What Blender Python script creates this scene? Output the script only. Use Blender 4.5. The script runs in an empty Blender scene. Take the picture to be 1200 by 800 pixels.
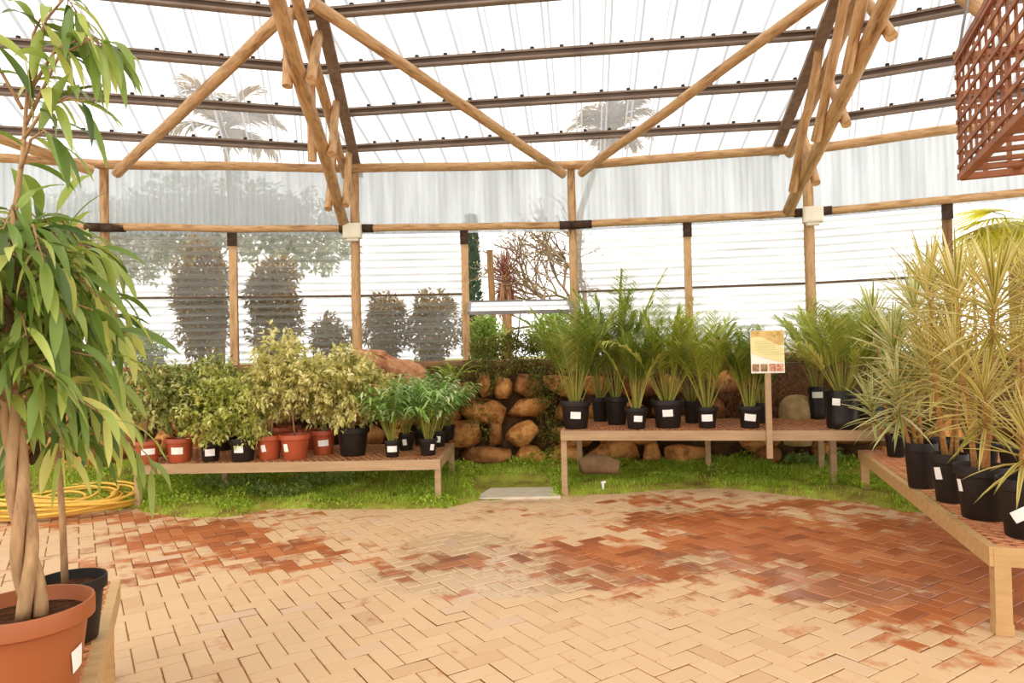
import bpy, bmesh, math, random
from mathutils import Vector, Matrix, noise

SC = bpy.context.scene
COL = SC.collection
V = Vector
R = random.Random(7)
PI = math.pi

# ------------------------------------------------------------------ camera
F = 800.0
CAM = V((0, 0, 1.5))
pitch = math.atan(15 / F)
roll = 0.021
r0 = V((1, 0, 0)); f0 = V((0, math.cos(pitch), math.sin(pitch))); u0 = r0.cross(f0)
cr = math.cos(roll) * r0 - math.sin(roll) * u0
cu = math.sin(roll) * r0 + math.cos(roll) * u0
cam_d = bpy.data.cameras.new('camera'); cam_d.lens = 24; cam_d.sensor_width = 36
cam_d.clip_start = 0.05; cam_d.clip_end = 300
cam = bpy.data.objects.new('camera', cam_d); COL.objects.link(cam)
m = Matrix.Identity(4)
for i in range(3):
    m[i][0] = cr[i]; m[i][1] = cu[i]; m[i][2] = -f0[i]; m[i][3] = CAM[i]
cam.matrix_world = m
SC.camera = cam

def ray(px, py):
    return f0 * F + cr * (px - 600) + cu * (400 - py)
def at_z(px, py, z):
    d = ray(px, py); return CAM + d * ((z - CAM.z) / d.z)
def at_y(px, py, y):
    d = ray(px, py); return CAM + d * ((y - CAM.y) / d.y)
def G(px, py): return at_z(px, py, 0.0)
def lerp(a, b, t): return a + (b - a) * t

# ------------------------------------------------------------------ materials
def lin(r, g, b):
    f = lambda c: (c / 255 / 12.92) if c / 255 <= .04045 else ((c / 255 + .055) / 1.055) ** 2.4
    return (f(r), f(g), f(b), 1)

class NT:
    def __init__(s, name):
        s.m = bpy.data.materials.new(name); s.m.use_nodes = True
        s.t = s.m.node_tree; s.t.nodes.clear()
        s.out = s.n('ShaderNodeOutputMaterial')
    def n(s, typ, **kw):
        x = s.t.nodes.new(typ)
        for k, v in kw.items():
            if k.startswith('i_'): x.inputs[k[2:].replace('_', ' ')].default_value = v
            else: setattr(x, k, v)
        return x
    def l(s, a, b): s.t.links.new(a, b)
    def coords(s, scale=(1, 1, 1), kind='Object'):
        tc = s.n('ShaderNodeTexCoord'); mp = s.n('ShaderNodeMapping'); mp.inputs['Scale'].default_value = scale
        s.l(tc.outputs[kind], mp.inputs[0]); return mp.outputs[0]
    def noise(s, vec, scale, detail=4, rough=.6):
        x = s.n('ShaderNodeTexNoise'); x.inputs['Scale'].default_value = scale
        x.inputs['Detail'].default_value = detail; x.inputs['Roughness'].default_value = rough
        s.l(vec, x.inputs['Vector']); return x.outputs['Fac']
    def ramp(s, fac, stops):
        x = s.n('ShaderNodeValToRGB'); e = x.color_ramp.elements
        e[0].position, e[0].color = stops[0]; e[1].position, e[1].color = stops[-1]
        for p, c in stops[1:-1]:
            k = e.new(p); k.color = c
        s.l(fac, x.inputs[0]); return x.outputs[0]
    def math(s, op, a, b=None, clamp=False):
        x = s.n('ShaderNodeMath', operation=op, use_clamp=clamp)
        for i, q in enumerate((a, b)):
            if q is None: continue
            if isinstance(q, (int, float)): x.inputs[i].default_value = q
            else: s.l(q, x.inputs[i])
        return x.outputs[0]
    def attr(s, name):
        return s.n('ShaderNodeAttribute', attribute_name=name).outputs['Fac']
    def mix(s, fac, a, b):
        x = s.n('ShaderNodeMixRGB')
        if isinstance(fac, (int, float)): x.inputs[0].default_value = fac
        else: s.l(fac, x.inputs[0])
        for i, q in ((1, a), (2, b)):
            if isinstance(q, tuple): x.inputs[i].default_value = q
            else: s.l(q, x.inputs[i])
        return x.outputs[0]
    def mixs(s, fac, a, b):
        x = s.n('ShaderNodeMixShader')
        if isinstance(fac, (int, float)): x.inputs[0].default_value = fac
        else: s.l(fac, x.inputs[0])
        s.l(a, x.inputs[1]); s.l(b, x.inputs[2]); return x.outputs[0]
    def bump(s, h, strength, dist=.01):
        x = s.n('ShaderNodeBump'); x.inputs['Strength'].default_value = strength; x.inputs['Distance'].default_value = dist
        s.l(h, x.inputs['Height']); return x.outputs[0]
    def pbsdf(s, color, rough=.6, spec=.4, normal=None, metal=0):
        x = s.n('ShaderNodeBsdfPrincipled')
        if isinstance(color, tuple): x.inputs['Base Color'].default_value = color
        else: s.l(color, x.inputs['Base Color'])
        if isinstance(rough, (int, float)): x.inputs['Roughness'].default_value = rough
        else: s.l(rough, x.inputs['Roughness'])
        x.inputs['Specular IOR Level'].default_value = spec; x.inputs['Metallic'].default_value = metal
        if normal is not None: s.l(normal, x.inputs['Normal'])
        return x.outputs[0]
    def done(s, sh): s.l(sh, s.out.inputs[0]); return s.m

def pm(name, stops, scale=6, rough=.6, spec=.3, stretch=(1, 1, 1), bump=0, detail=5, kind='Object', metal=0, dist=.01):
    t = NT(name); c = t.coords(stretch, kind); f = t.noise(c, scale, detail)
    if len(stops[0]) == 4: stops = [(.3, stops[0]), (.7, stops[1])]
    col = t.ramp(f, stops)
    nm = t.bump(f, bump, dist) if bump else None
    return t.done(t.pbsdf(col, rough, spec, nm, metal))

def leafmat(name, stops, trans=.35, rough=.42, spec=.35):
    t = NT(name); a = t.attr('tint'); col = t.ramp(a, stops)
    p = t.pbsdf(col, rough, spec)
    tr = t.n('ShaderNodeBsdfTranslucent'); t.l(col, tr.inputs[0])
    return t.done(t.mixs(trans, p, tr.outputs[0]))

M = {}
M['pole'] = pm('honey_pole_wood', [(.28, lin(104, 72, 42)), (.40, lin(166, 124, 80)), (.55, lin(200, 160, 112)), (.66, lin(182, 138, 90)), (.76, lin(128, 88, 52))], 7, .5, .35, (3, 3, .5), .5, 8)
M['darkpole'] = pm('weathered_pole_wood', [(.3, lin(92, 66, 42)), (.7, lin(158, 118, 76))], 5, .65, .2, (3, 3, .35), .25)
M['greybrown'] = pm('dark_rafter_timber', [lin(122, 104, 92), lin(160, 138, 122)], 4, .7, .2, (3, 3, .4), .1)
M['purlin'] = pm('brown_painted_steel', [lin(112, 92, 78), lin(142, 120, 102)], 3, .35, .5)
M['foam'] = pm('dark_foam_spacer', [lin(52, 42, 38), lin(80, 64, 56)], 20, .9, .1)
M['strap'] = pm('dark_strap', [lin(48, 34, 26), lin(80, 58, 44)], 14, .7, .2)
M['box'] = pm('cream_plastic', [lin(226, 216, 192), lin(236, 228, 206)], 6, .5, .3)
M['terra'] = pm('terracotta_plastic', [lin(164, 72, 42), lin(180, 86, 52)], 5, .45, .4)
M['terra2'] = pm('pale_terracotta_plastic', [lin(150, 80, 40), lin(164, 92, 50)], 3, .45, .4)
M['black'] = pm('black_pot_plastic', [lin(30, 22, 18), lin(44, 34, 29)], 6, .5, .25)
M['bag'] = pm('black_growbag_plastic', [lin(20, 16, 14), lin(36, 30, 27)], 8, .38, .35, bump=.5)
M['paper'] = pm('white_price_sticker', [lin(244, 240, 232), lin(252, 250, 246)], 30, .6, .2)
M['soil'] = pm('potting_soil', [lin(38, 24, 16), lin(96, 62, 38)], 60, .95, .05, bump=.8)
M['bark'] = pm('pale_bark', [lin(132, 98, 66), lin(192, 154, 112)], 14, .75, .2, (2, 2, .5), .4)
M['cane'] = pm('tan_cane_bark', [lin(150, 104, 54), lin(196, 148, 92)], 12, .75, .2, (1, 1, 6), .4)
M['benchwood'] = pm('tan_painted_timber', [lin(164, 132, 98), lin(188, 156, 120)], 5, .6, .25, (.5, 4, 4), .1)
M['benchgold'] = pm('varnished_pine', [lin(178, 140, 92), lin(204, 166, 114)], 5, .5, .3, (4, .6, 4), .1)
M['rust'] = pm('rusty_expanded_metal', [lin(176, 106, 66), lin(214, 152, 110)], 12, .6, .4)
M['stone'] = pm('orange_sandstone', [(.3, lin(104, 66, 38)), (.43, lin(172, 112, 60)), (.55, lin(214, 156, 92)), (.68, lin(178, 106, 54))], 5, .85, .15, bump=1, dist=.05, detail=8)
M['stone2'] = pm('brown_sandstone', [(.3, lin(76, 50, 32)), (.48, lin(146, 94, 54)), (.7, lin(190, 134, 82))], 5, .85, .15, bump=1, dist=.05, detail=8)
M['boulder'] = pm('red_boulder_rock', [(.3, lin(110, 70, 46)), (.45, lin(176, 118, 80)), (.58, lin(204, 150, 110)), (.7, lin(170, 104, 66))], 6, .85, .15, bump=1, dist=.05, detail=9)
M['paleboulder'] = pm('pale_round_rock', [lin(146, 118, 76), lin(206, 178, 130)], 5, .85, .15, bump=.5)
M['earth'] = pm('dark_bank_earth', [lin(58, 42, 28), lin(104, 76, 48)], 9, .95, .05, bump=1, dist=.03)
M['bed'] = pm('mossy_soil', [(.3, lin(112, 86, 52)), (.5, lin(138, 134, 56)), (.7, lin(150, 166, 62))], 5, .95, .05, bump=.6)
M['outside'] = pm('outside_lawn', [lin(120, 124, 70), lin(160, 158, 100)], 2, .95, .05)
M['joint'] = pm('sandy_joint', [lin(112, 70, 42), lin(156, 106, 68)], 8, .9, .1)
M['slab'] = pm('bright_wet_path', [lin(206, 192, 172), lin(230, 218, 200)], 5, .18, .6)  # brightness of the path's wet bricks put into a pale colour
M['hose'] = pm('yellow_hose', [lin(214, 164, 58), lin(232, 190, 86)], 5, .4, .4)
M['redplastic'] = pm('red_plastic', [lin(176, 52, 34), lin(190, 66, 44)], 5, .4, .4)
M['lattice'] = pm('red_brown_stained_wood', [lin(112, 66, 42), lin(168, 108, 72)], 6, .6, .25, (1, 1, 1), .15)
M['whiteframe'] = pm('white_window_frame', [lin(214, 214, 214), lin(236, 236, 234)], 5, .5, .3)
M['greyframe'] = pm('grey_window_frame', [lin(112, 106, 104), lin(140, 134, 130)], 5, .5, .3)
M['white'] = pm('white_pipe', [lin(232, 232, 230), lin(244, 244, 240)], 5, .4, .4)
M['signcream'] = pm('cream_sign_panel', [lin(226, 214, 150), lin(232, 222, 164)], 4, .5, .3)
M['signgold'] = pm('tan_sign_photo', [(.35, lin(196, 158, 88)), (.65, lin(222, 192, 126))], 14, .5, .3)
M['signwhite'] = pm('white_sign_board', [lin(236, 230, 212), lin(244, 238, 224)], 4, .5, .3)
M['signtext'] = pm('brown_print', [lin(196, 182, 122), lin(206, 192, 134)], 4, .5, .2)
M['photo1'] = pm('printed_photo_brown', [(.35, lin(92, 62, 42)), (.65, lin(188, 150, 104))], 45, .5, .3)
M['photo2'] = pm('printed_photo_red', [(.35, lin(170, 74, 56)), (.65, lin(222, 176, 140))], 45, .5, .3)
M['urn'] = M['paleboulder']
M['chain'] = pm('dull_steel', [lin(90, 88, 86), lin(130, 128, 124)], 8, .4, .5, metal=.8)
M['drift'] = pm('grey_brown_log', [lin(110, 84, 60), lin(160, 126, 92)], 6, .8, .2, (1, 1, 1), .4)

# leaves
M['alii'] = leafmat('long_ficus_leaf', [(0, lin(62, 88, 30)), (.4, lin(118, 142, 58)), (.75, lin(176, 188, 90)), (1, lin(218, 212, 116))], .4, .35, .5)
M['ficus_green'] = leafmat('green_ficus_leaf', [(0, lin(88, 104, 44)), (.5, lin(158, 164, 84)), (1, lin(236, 228, 160))], .3)
M['ficus_lime'] = leafmat('lime_ficus_leaf', [(0, lin(116, 128, 44)), (.5, lin(198, 200, 98)), (1, lin(246, 240, 176))], .3)
M['ficus_cream'] = leafmat('cream_ficus_leaf', [(0, lin(140, 138, 62)), (.45, lin(214, 206, 122)), (1, lin(250, 242, 190))], .3)
M['palm'] = leafmat('palm_leaflet', [(0, lin(72, 98, 28)), (.5, lin(132, 156, 54)), (1, lin(212, 212, 120))], .35)
M['palm_lime'] = leafmat('lime_palm_leaflet', [(0, lin(104, 126, 34)), (.5, lin(176, 190, 70)), (1, lin(232, 228, 140))], .35)
M['parlour'] = leafmat('bright_palm_leaflet', [(0, lin(74, 122, 40)), (.5, lin(136, 178, 76)), (1, lin(230, 236, 188))], .35)
M['stalk'] = leafmat('palm_stalk', [(0, lin(112, 122, 44)), (.5, lin(156, 152, 64)), (1, lin(186, 172, 90))], .1)
M['drac'] = leafmat('cream_dracaena_leaf', [(0, lin(122, 122, 40)), (.4, lin(206, 188, 100)), (1, lin(252, 238, 184))], .35)
M['drac_green'] = leafmat('striped_dracaena_leaf', [(0, lin(98, 116, 46)), (.45, lin(188, 188, 112)), (1, lin(250, 244, 200))], .35)
M['grass'] = leafmat('grass_blade', [(0, lin(104, 128, 30)), (.5, lin(170, 196, 62)), (1, lin(222, 230, 116))], .4, .6, .15)
M['weed'] = leafmat('weed_leaf', [(0, lin(80, 108, 42)), (.5, lin(132, 162, 78)), (1, lin(190, 208, 130))], .35)
M['vine'] = leafmat('vine_leaf', [(0, lin(66, 62, 28)), (.5, lin(112, 114, 46)), (1, lin(164, 164, 76))], .3)
M['outleaf'] = leafmat('outdoor_leaf', [(0, lin(104, 78, 34)), (.5, lin(160, 128, 62)), (1, lin(210, 184, 106))], .3)
M['outlime'] = leafmat('outdoor_lime_leaf', [(0, lin(104, 130, 48)), (.5, lin(158, 182, 84)), (1, lin(208, 222, 130))], .4)
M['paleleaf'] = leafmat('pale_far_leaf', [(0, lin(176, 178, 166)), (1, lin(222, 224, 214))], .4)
M['conifer'] = leafmat('conifer_needles', [(0, lin(60, 82, 66)), (1, lin(112, 132, 108))], .2)
M['cordy'] = leafmat('red_cordyline_leaf', [(0, lin(110, 66, 58)), (.5, lin(158, 104, 92)), (1, lin(206, 164, 142))], .3)
M['deadleaf'] = leafmat('dry_leaf_skirt', [(0, lin(150, 96, 66)), (1, lin(196, 148, 110))], .2)
M['fern'] = leafmat('fern_leaflet', [(0, lin(122, 138, 44)), (1, lin(198, 198, 92))], .4)
M['yfan'] = leafmat('yellow_fan_leaf', [(0, lin(150, 148, 34)), (.5, lin(206, 198, 62)), (1, lin(236, 226, 110))], .5)
M['twig'] = pm('grey_twig_bark', [lin(124, 104, 84), lin(160, 138, 114)], 8, .9, .1)
M['dry'] = leafmat('dry_brush', [(0, lin(92, 56, 34)), (.5, lin(150, 96, 60)), (1, lin(196, 140, 92))], .2)

def sheetmat(name, tint, base, glow, rough=.2, streak=(40, 40, .6), slope=0.0, rib=0.0, blot=.5):
    """base = share of light that scatters; slope = shading bands painted on the upward slopes of the corrugation; rib = shade painted on rib flanks"""
    t = NT(name)
    c = t.coords(streak); f = t.noise(c, 1.0, 4)
    tr = t.n('ShaderNodeBsdfTransparent', i_Color=tint)
    tl = t.n('ShaderNodeBsdfTranslucent', i_Color=glow)
    gl = t.n('ShaderNodeBsdfGlossy', i_Roughness=rough); gl.inputs['Color'].default_value = (1, 1, 1, 1)
    fac = t.math('ADD', t.math('MULTIPLY', t.math('SUBTRACT', f, .5), blot), base)
    sx = t.n('ShaderNodeSeparateXYZ'); t.l(t.n('ShaderNodeNewGeometry').outputs['Normal'], sx.inputs[0])
    if slope: fac = t.math('ADD', fac, t.math('MULTIPLY', sx.outputs[2], slope))  # paints the corrugation's shading as bands, keyed to the normal
    if rib: fac = t.math('ADD', fac, t.math('MULTIPLY', t.math('SUBTRACT', .97, t.math('ABSOLUTE', sx.outputs[2]), True), rib))  # rib sides greyed by normal, painted shade that makes the ribs read
    fac = t.math('MINIMUM', t.math('MAXIMUM', fac, .04), .97)
    a = t.mixs(fac, tr.outputs[0], tl.outputs[0])
    fr = t.n('ShaderNodeFresnel', i_IOR=1.35)
    return t.done(t.mixs(t.math('MULTIPLY', fr.outputs[0], .6), a, gl.outputs[0]))
M['roof'] = sheetmat('clear_roof_sheet', (.95, .95, .96, 1), .40, (.36, .36, .37, 1), .25, (2, .4, 2), 0, 1.4, .7)
M['upper'] = sheetmat('frosted_wall_sheet', (.88, .90, .94, 1), .84, (.47, .49, .525, 1), .3, (6, 6, .6), 0, 0, .6)
M['lower'] = sheetmat('corrugated_window_sheet', (.95, .96, .97, 1), .46, (.36, .352, .335, 1), .15, (.9, .9, 3), .40, 0, .7)
M['pane'] = sheetmat('white_flap_pane', (.9, .9, .9, 1), .7, (.75, .75, .75, 1), .2, (2, 2, 2))

# brick floor
def brickmat():
    t = NT('clay_paving_brick')
    pos = t.n('ShaderNodeNewGeometry').outputs['Position']
    wet0 = t.attr('wet'); tint = t.attr('tint')
    n1 = t.noise(pos, 7, 6, .65); n2 = t.noise(pos, 60, 4); n3 = t.noise(pos, 1.6, 3)
    w = t.math('ADD', wet0, t.math('MULTIPLY', t.math('SUBTRACT', n1, .5), 1.5))
    wr = t.n('ShaderNodeMapRange'); wr.inputs['From Min'].default_value = .30; wr.inputs['From Max'].default_value = .58
    t.l(w, wr.inputs[0]); wet = wr.outputs[0]
    dry = t.ramp(tint, [(0, lin(186, 146, 106)), (.22, lin(198, 162, 120)), (.8, lin(202, 167, 126)), (1, lin(196, 162, 132))])
    dry = t.mix(t.math('MULTIPLY', n2, .25), dry, lin(206, 172, 136))
    wc = t.ramp(t.math('ADD', t.math('MULTIPLY', tint, .5), t.math('MULTIPLY', n3, .5)), [(.2, lin(126, 58, 22)), (.5, lin(168, 88, 38)), (.8, lin(190, 120, 70))])
    col = t.mix(t.math('MULTIPLY', wet, .95), dry, wc)
    pud = t.attr('pud')
    p2 = t.math('ADD', pud, t.math('MULTIPLY', t.math('SUBTRACT', n1, .5), .5))
    pr = t.n('ShaderNodeMapRange'); pr.inputs['From Min'].default_value = .4; pr.inputs['From Max'].default_value = .6
    t.l(p2, pr.inputs[0]); pool = pr.outputs[0]
    rough = t.math('SUBTRACT', .62, t.math('MULTIPLY', wet, .22))
    rough = t.math('SUBTRACT', rough, t.math('MULTIPLY', pool, .34), True)
    rough = t.math('MAXIMUM', rough, .07)
    nm = t.bump(n2, .25, .004)
    sh = t.pbsdf(col, rough, .5, nm); pb = sh.node
    t.l(t.math('MULTIPLY', pool, 1.0), pb.inputs['Coat Weight']); pb.inputs['Coat Roughness'].default_value = .36; pb.inputs['Coat IOR'].default_value = 1.6
    return t.done(sh)
M['brick'] = brickmat()

# ------------------------------------------------------------------ mesh builder
class MB:
    def __init__(s): s.v = []; s.f = []; s.t = []; s.mi = []; s.cur = 0
    def vert(s, p, t=0.5): s.v.append((p[0], p[1], p[2])); s.t.append(t); return len(s.v) - 1
    def face(s, *i): s.f.append(i); s.mi.append(s.cur)
    def quad(s, a, b, c, d, t=.5):
        i = [s.vert(p, t) for p in (a, b, c, d)]; s.face(*i)
    def box(s, c, size, rot=None, t=.5):
        c = V(c); h = V(size) / 2; ids = []
        for z in (-1, 1):
            for x, y in ((-1, -1), (1, -1), (1, 1), (-1, 1)):
                p = V((x * h.x, y * h.y, z * h.z))
                if rot is not None: p = rot @ p
                ids.append(s.vert(c + p, t))
        a = ids
        for q in ((3, 2, 1, 0), (4, 5, 6, 7), (0, 1, 5, 4), (1, 2, 6, 5), (2, 3, 7, 6), (3, 0, 4, 7)): s.face(*[a[k] for k in q])
    def bar(s, p, q, w, h, up=V((0, 0, 1)), t=.5):
        p = V(p); q = V(q); d = (q - p); L = d.length; d.normalize()
        x = d.cross(up).normalized(); z = x.cross(d)
        s.box((p + q) / 2, (w, L, h), Matrix((x, d, z)).transposed(), t)
    def tube(s, pts, rad, seg=8, t=.5, cap=True):
        pts = [V(p) for p in pts]; n = len(pts)
        if isinstance(rad, (int, float)): rad = [rad] * n
        d = (pts[1] - pts[0]).normalized()
        x = d.orthogonal().normalized(); rings = []
        for i in range(n):
            dd = (pts[min(i + 1, n - 1)] - pts[max(i - 1, 0)]).normalized()
            x = (x - dd * x.dot(dd)); x = x.normalized() if x.length > 1e-6 else dd.orthogonal().normalized()
            y = dd.cross(x)
            rings.append([s.vert(pts[i] + (x * math.cos(a) + y * math.sin(a)) * rad[i], t) for a in [2 * PI * k / seg for k in range(seg)]])
        for i in range(n - 1):
            for k in range(seg):
                s.face(rings[i][k], rings[i][(k + 1) % seg], rings[i + 1][(k + 1) % seg], rings[i + 1][k])
        if cap:
            s.face(*rings[0][::-1]); s.face(*rings[-1])
    def lathe(s, prof, seg=28, c=V((0, 0, 0)), wob=None):
        rings = []
        for (r, z) in prof:
            if r <= 1e-6: rings.append([s.vert(c + V((0, 0, z)))]); continue
            ring = []
            for k in range(seg):
                a = 2 * PI * k / seg; rr = r * (1 + (wob(a, z) if wob else 0))
                ring.append(s.vert(c + V((rr * math.cos(a), rr * math.sin(a), z))))
            rings.append(ring)
        for a, b in zip(rings, rings[1:]):
            for k in range(seg):
                k2 = (k + 1) % seg
                if len(a) == 1: s.face(a[0], b[k2], b[k]) if len(b) > 1 else None
                elif len(b) == 1: s.face(a[k], a[k2], b[0])
                else: s.face(a[k], a[k2], b[k2], b[k])
    def leaf2(s, b, d, up, L, W, t, tedge=None):
        """small folded leaf, two triangles"""
        d = V(d).normalized(); x = d.cross(up)
        if x.length < 1e-4: x = d.orthogonal()
        x.normalize(); n = x.cross(d)
        te = t if tedge is None else tedge
        i0 = s.vert(b, t); m_ = b + d * (L * .45) + n * (W * .22)
        i1 = s.vert(m_ - x * (W / 2), te); i2 = s.vert(b + d * L - n * (L * .08), t); i3 = s.vert(m_ + x * (W / 2), te)
        s.face(i0, i1, i2); s.face(i0, i2, i3)
    def leafstrip(s, b, d, up, L, W, droop, n=4, t=.5, te=None, fold=.18, shape=None, dt=0):
        """long leaf: midrib and two edges, bending downward"""
        d = V(d).normalized(); te = t if te is None else te
        p = V(b); prev = None
        for k in range(n + 1):
            u = k / n
            w = (shape(u) if shape else math.sin(PI * (u * .92 + .08)) ** .8) * W / 2
            x = d.cross(up)
            if x.length < 1e-3: x = d.orthogonal()
            x.normalize(); nn = x.cross(d).normalized()
            tt = t + dt * u
            if k == n: cur = (s.vert(p, tt),)
            elif k == 0 and w < W * .12: cur = (s.vert(p, tt),)
            else: cur = (s.vert(p - x * w + nn * w * fold * 2, te), s.vert(p, tt), s.vert(p + x * w + nn * w * fold * 2, te))
            if prev:
                if len(prev) == 3 and len(cur) == 3:
                    s.face(prev[0], prev[1], cur[1], cur[0]); s.face(prev[1], prev[2], cur[2], cur[1])
                elif len(prev) == 3:
                    s.face(prev[0], prev[1], cur[0]); s.face(prev[1], prev[2], cur[0])
                elif len(cur) == 3:
                    s.face(prev[0], cur[1], cur[0]); s.face(prev[0], cur[2], cur[1])
            prev = cur
            d = (d + V((0, 0, -1)) * (droop / n)).normalized()
            p = p + d * (L / n)
    def build(s, name, mat, parent=None, smooth=False, loc=None, rot=None):
        me = bpy.data.meshes.new(name)
        me.from_pydata(s.v, [], s.f)
        mats = mat if isinstance(mat, (list, tuple)) else [mat]
        for q in mats: me.materials.append(M[q] if isinstance(q, str) else q)
        if len(mats) > 1: me.polygons.foreach_set('material_index', s.mi)
        a = me.attributes.new('tint', 'FLOAT', 'POINT'); a.data.foreach_set('value', [min(1, max(0, q)) for q in s.t])
        if smooth: me.polygons.foreach_set('use_smooth', [True] * len(me.polygons))
        me.update()
        o = bpy.data.objects.new(name, me); COL.objects.link(o)
        if parent: o.parent = parent
        if loc is not None: o.location = loc
        if rot is not None: o.rotation_euler = rot
        return o

def rdir(rr):
    while 1:
        v_ = V((rr.uniform(-1, 1), rr.uniform(-1, 1), rr.uniform(-1, 1)))
        if .05 < v_.length < 1: return v_.normalized()
def tag(o, label=None, cat=None, group=None, kind=None):
    if label: o['label'] = label
    if cat: o['category'] = cat
    if group: o['group'] = group
    if kind: o['kind'] = kind
    return o
def thing(name, label, cat, loc=(0, 0, 0), rz=0, group=None):
    o = bpy.data.objects.new(name, None); COL.objects.link(o); o.empty_display_size = .1
    o.location = loc; o.rotation_euler = (0, 0, rz)
    return tag(o, label, cat, group)
def smooth_by_angle(o, deg=40):
    me = o.data
    me.polygons.foreach_set('use_smooth', [True] * len(me.polygons))
    bm = bmesh.new(); bm.from_mesh(me)
    for e in bm.edges:
        if len(e.link_faces) == 2 and e.calc_face_angle(0) > math.radians(deg): e.smooth = False
    bm.to_mesh(me); bm.free()

def pole_mesh(L, r0_, r1_, seg=12, rings=9, seed=0):
    b = MB(); rr = random.Random(seed); ring = []
    ph = rr.random() * 50
    for i in range(rings + 1):
        u = i / rings; z = u * L
        r_ = lerp(r0_, r1_, u)
        off = V((noise.noise(V((ph, z * .9, 0))), noise.noise(V((ph, 7, z * .9))), 0)) * r_ * (.35 if 0 < i < rings else 0)
        ring.append([b.vert(off + V((math.cos(a), math.sin(a), 0)) * r_ * (1 + .07 * noise.noise(V((math.cos(a) * 1.5 + ph, math.sin(a) * 1.5, z * 3)))) + V((0, 0, z)))
                     for a in [2 * PI * k / seg for k in range(seg)]])
    for i in range(rings):
        for k in range(seg): b.face(ring[i][k], ring[i][(k + 1) % seg], ring[i + 1][(k + 1) % seg], ring[i + 1][k])
    b.face(*ring[0][::-1]); b.face(*ring[-1])
    return b
PS = [0]
def pole(name, p, q, ra, rb, mat='pole', parent=None):
    p = V(p); q = V(q); PS[0] += 1
    o = pole_mesh((q - p).length, ra, rb, seed=PS[0]).build(name, mat, parent)
    smooth_by_angle(o, 50)
    o.location = p; o.rotation_mode = 'QUATERNION'; o.rotation_quaternion = (q - p).to_track_quat('Z', 'Y')
    return o

# ------------------------------------------------------------------ hall frame
EAVE, RAIL, SILL = 4.0, 3.2, 1.42
posts = {122: at_z(122, 195, EAVE), 415: at_z(415, 199.5, EAVE), 669: at_z(669, 196, EAVE), 945: at_z(945, 177, EAVE)}
def rot2(v, a): return V((v.x * math.cos(a) - v.y * math.sin(a), v.x * math.sin(a) + v.y * math.cos(a), 0))
seg = posts[945] - posts[669]; seg.z = 0
pr = posts[945] + rot2(seg, math.radians(-13)); pr2 = pr + rot2(seg, math.radians(-26))
segl = posts[122] - posts[415]; segl.z = 0
pl = posts[122] + rot2(segl, math.radians(11)); pl2 = pl + rot2(segl, math.radians(22))
ring_pts = [pl2, pl, posts[122], posts[415], posts[669], posts[945], pr, pr2]
ring_pts = [V((p.x, p.y, 0)) for p in ring_pts]
def outn(a, b):
    d = (b - a).normalized(); return V((-d.y, d.x, 0))     # outward (away from camera)

SEGNAME = ['far left', 'left', 'left middle', 'middle', 'right middle', 'right', 'far right']
postlabel = {1: 'round timber wall post outside the left picture edge', 2: 'round timber wall post behind the tall long-leaved fig, where a brace pole lands',
             3: 'round timber wall post carrying a cream box beneath the left roof truss', 4: 'tall round timber wall post right of the open window, between two brace ends',
             5: 'round timber wall post carrying a cream box beneath the right roof truss', 6: 'round timber wall post right of the leftover open bay'}
for i in range(1, 7):
    p = ring_pts[i]; r = .066 if i in (3, 5) else .058
    if i == 1: continue
    if i == 6: continue
    o = pole('wall_post', p + V((0, 0, 1.335)), p + V((0, 0, EAVE + (.02 if i != 2 else -.02))), r, r * .93)
    tag(o, postlabel[i], 'post', 'round timber posts of the greenhouse wall')
# quarter posts
qlab = {1: 'thin squared wall post hidden at the left picture edge', 2: 'short squared post between the two dark shrubs seen through the left windows',
        3: 'short squared post at the left side of the open window', 4: 'short squared post right of the tall palm tip, left of the sign',
        5: 'short squared dark-topped post above the spiky dracaenas by the yellow fan palm'}
for i in (1, 2, 3, 4, 5):
    a, b = ring_pts[i], ring_pts[i + 1]; mpt = (a + b) / 2; d = (b - a).normalized()
    if i == 1: continue
    t = thing('window_post', qlab[i], 'post', mpt + V((0, 0, SILL - .1)), math.atan2(d.y, d.x), 'squared window posts under the rail')
    z1 = RAIL - SILL + .1
    B = MB(); B.box((0, 0, z1 / 2), (.095, .07, z1)); B.build('shaft', 'darkpole' if i == 5 else 'pole', t)
    B = MB(); B.box((0, -.045, z1 - .09), (.11, .05, .26)); B.build('top_strap', 'strap', t)
    B = MB(); B.box((0, 0, .02), (.11, .085, .18)); B.build('foot_strap', 'strap', t)
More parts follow.
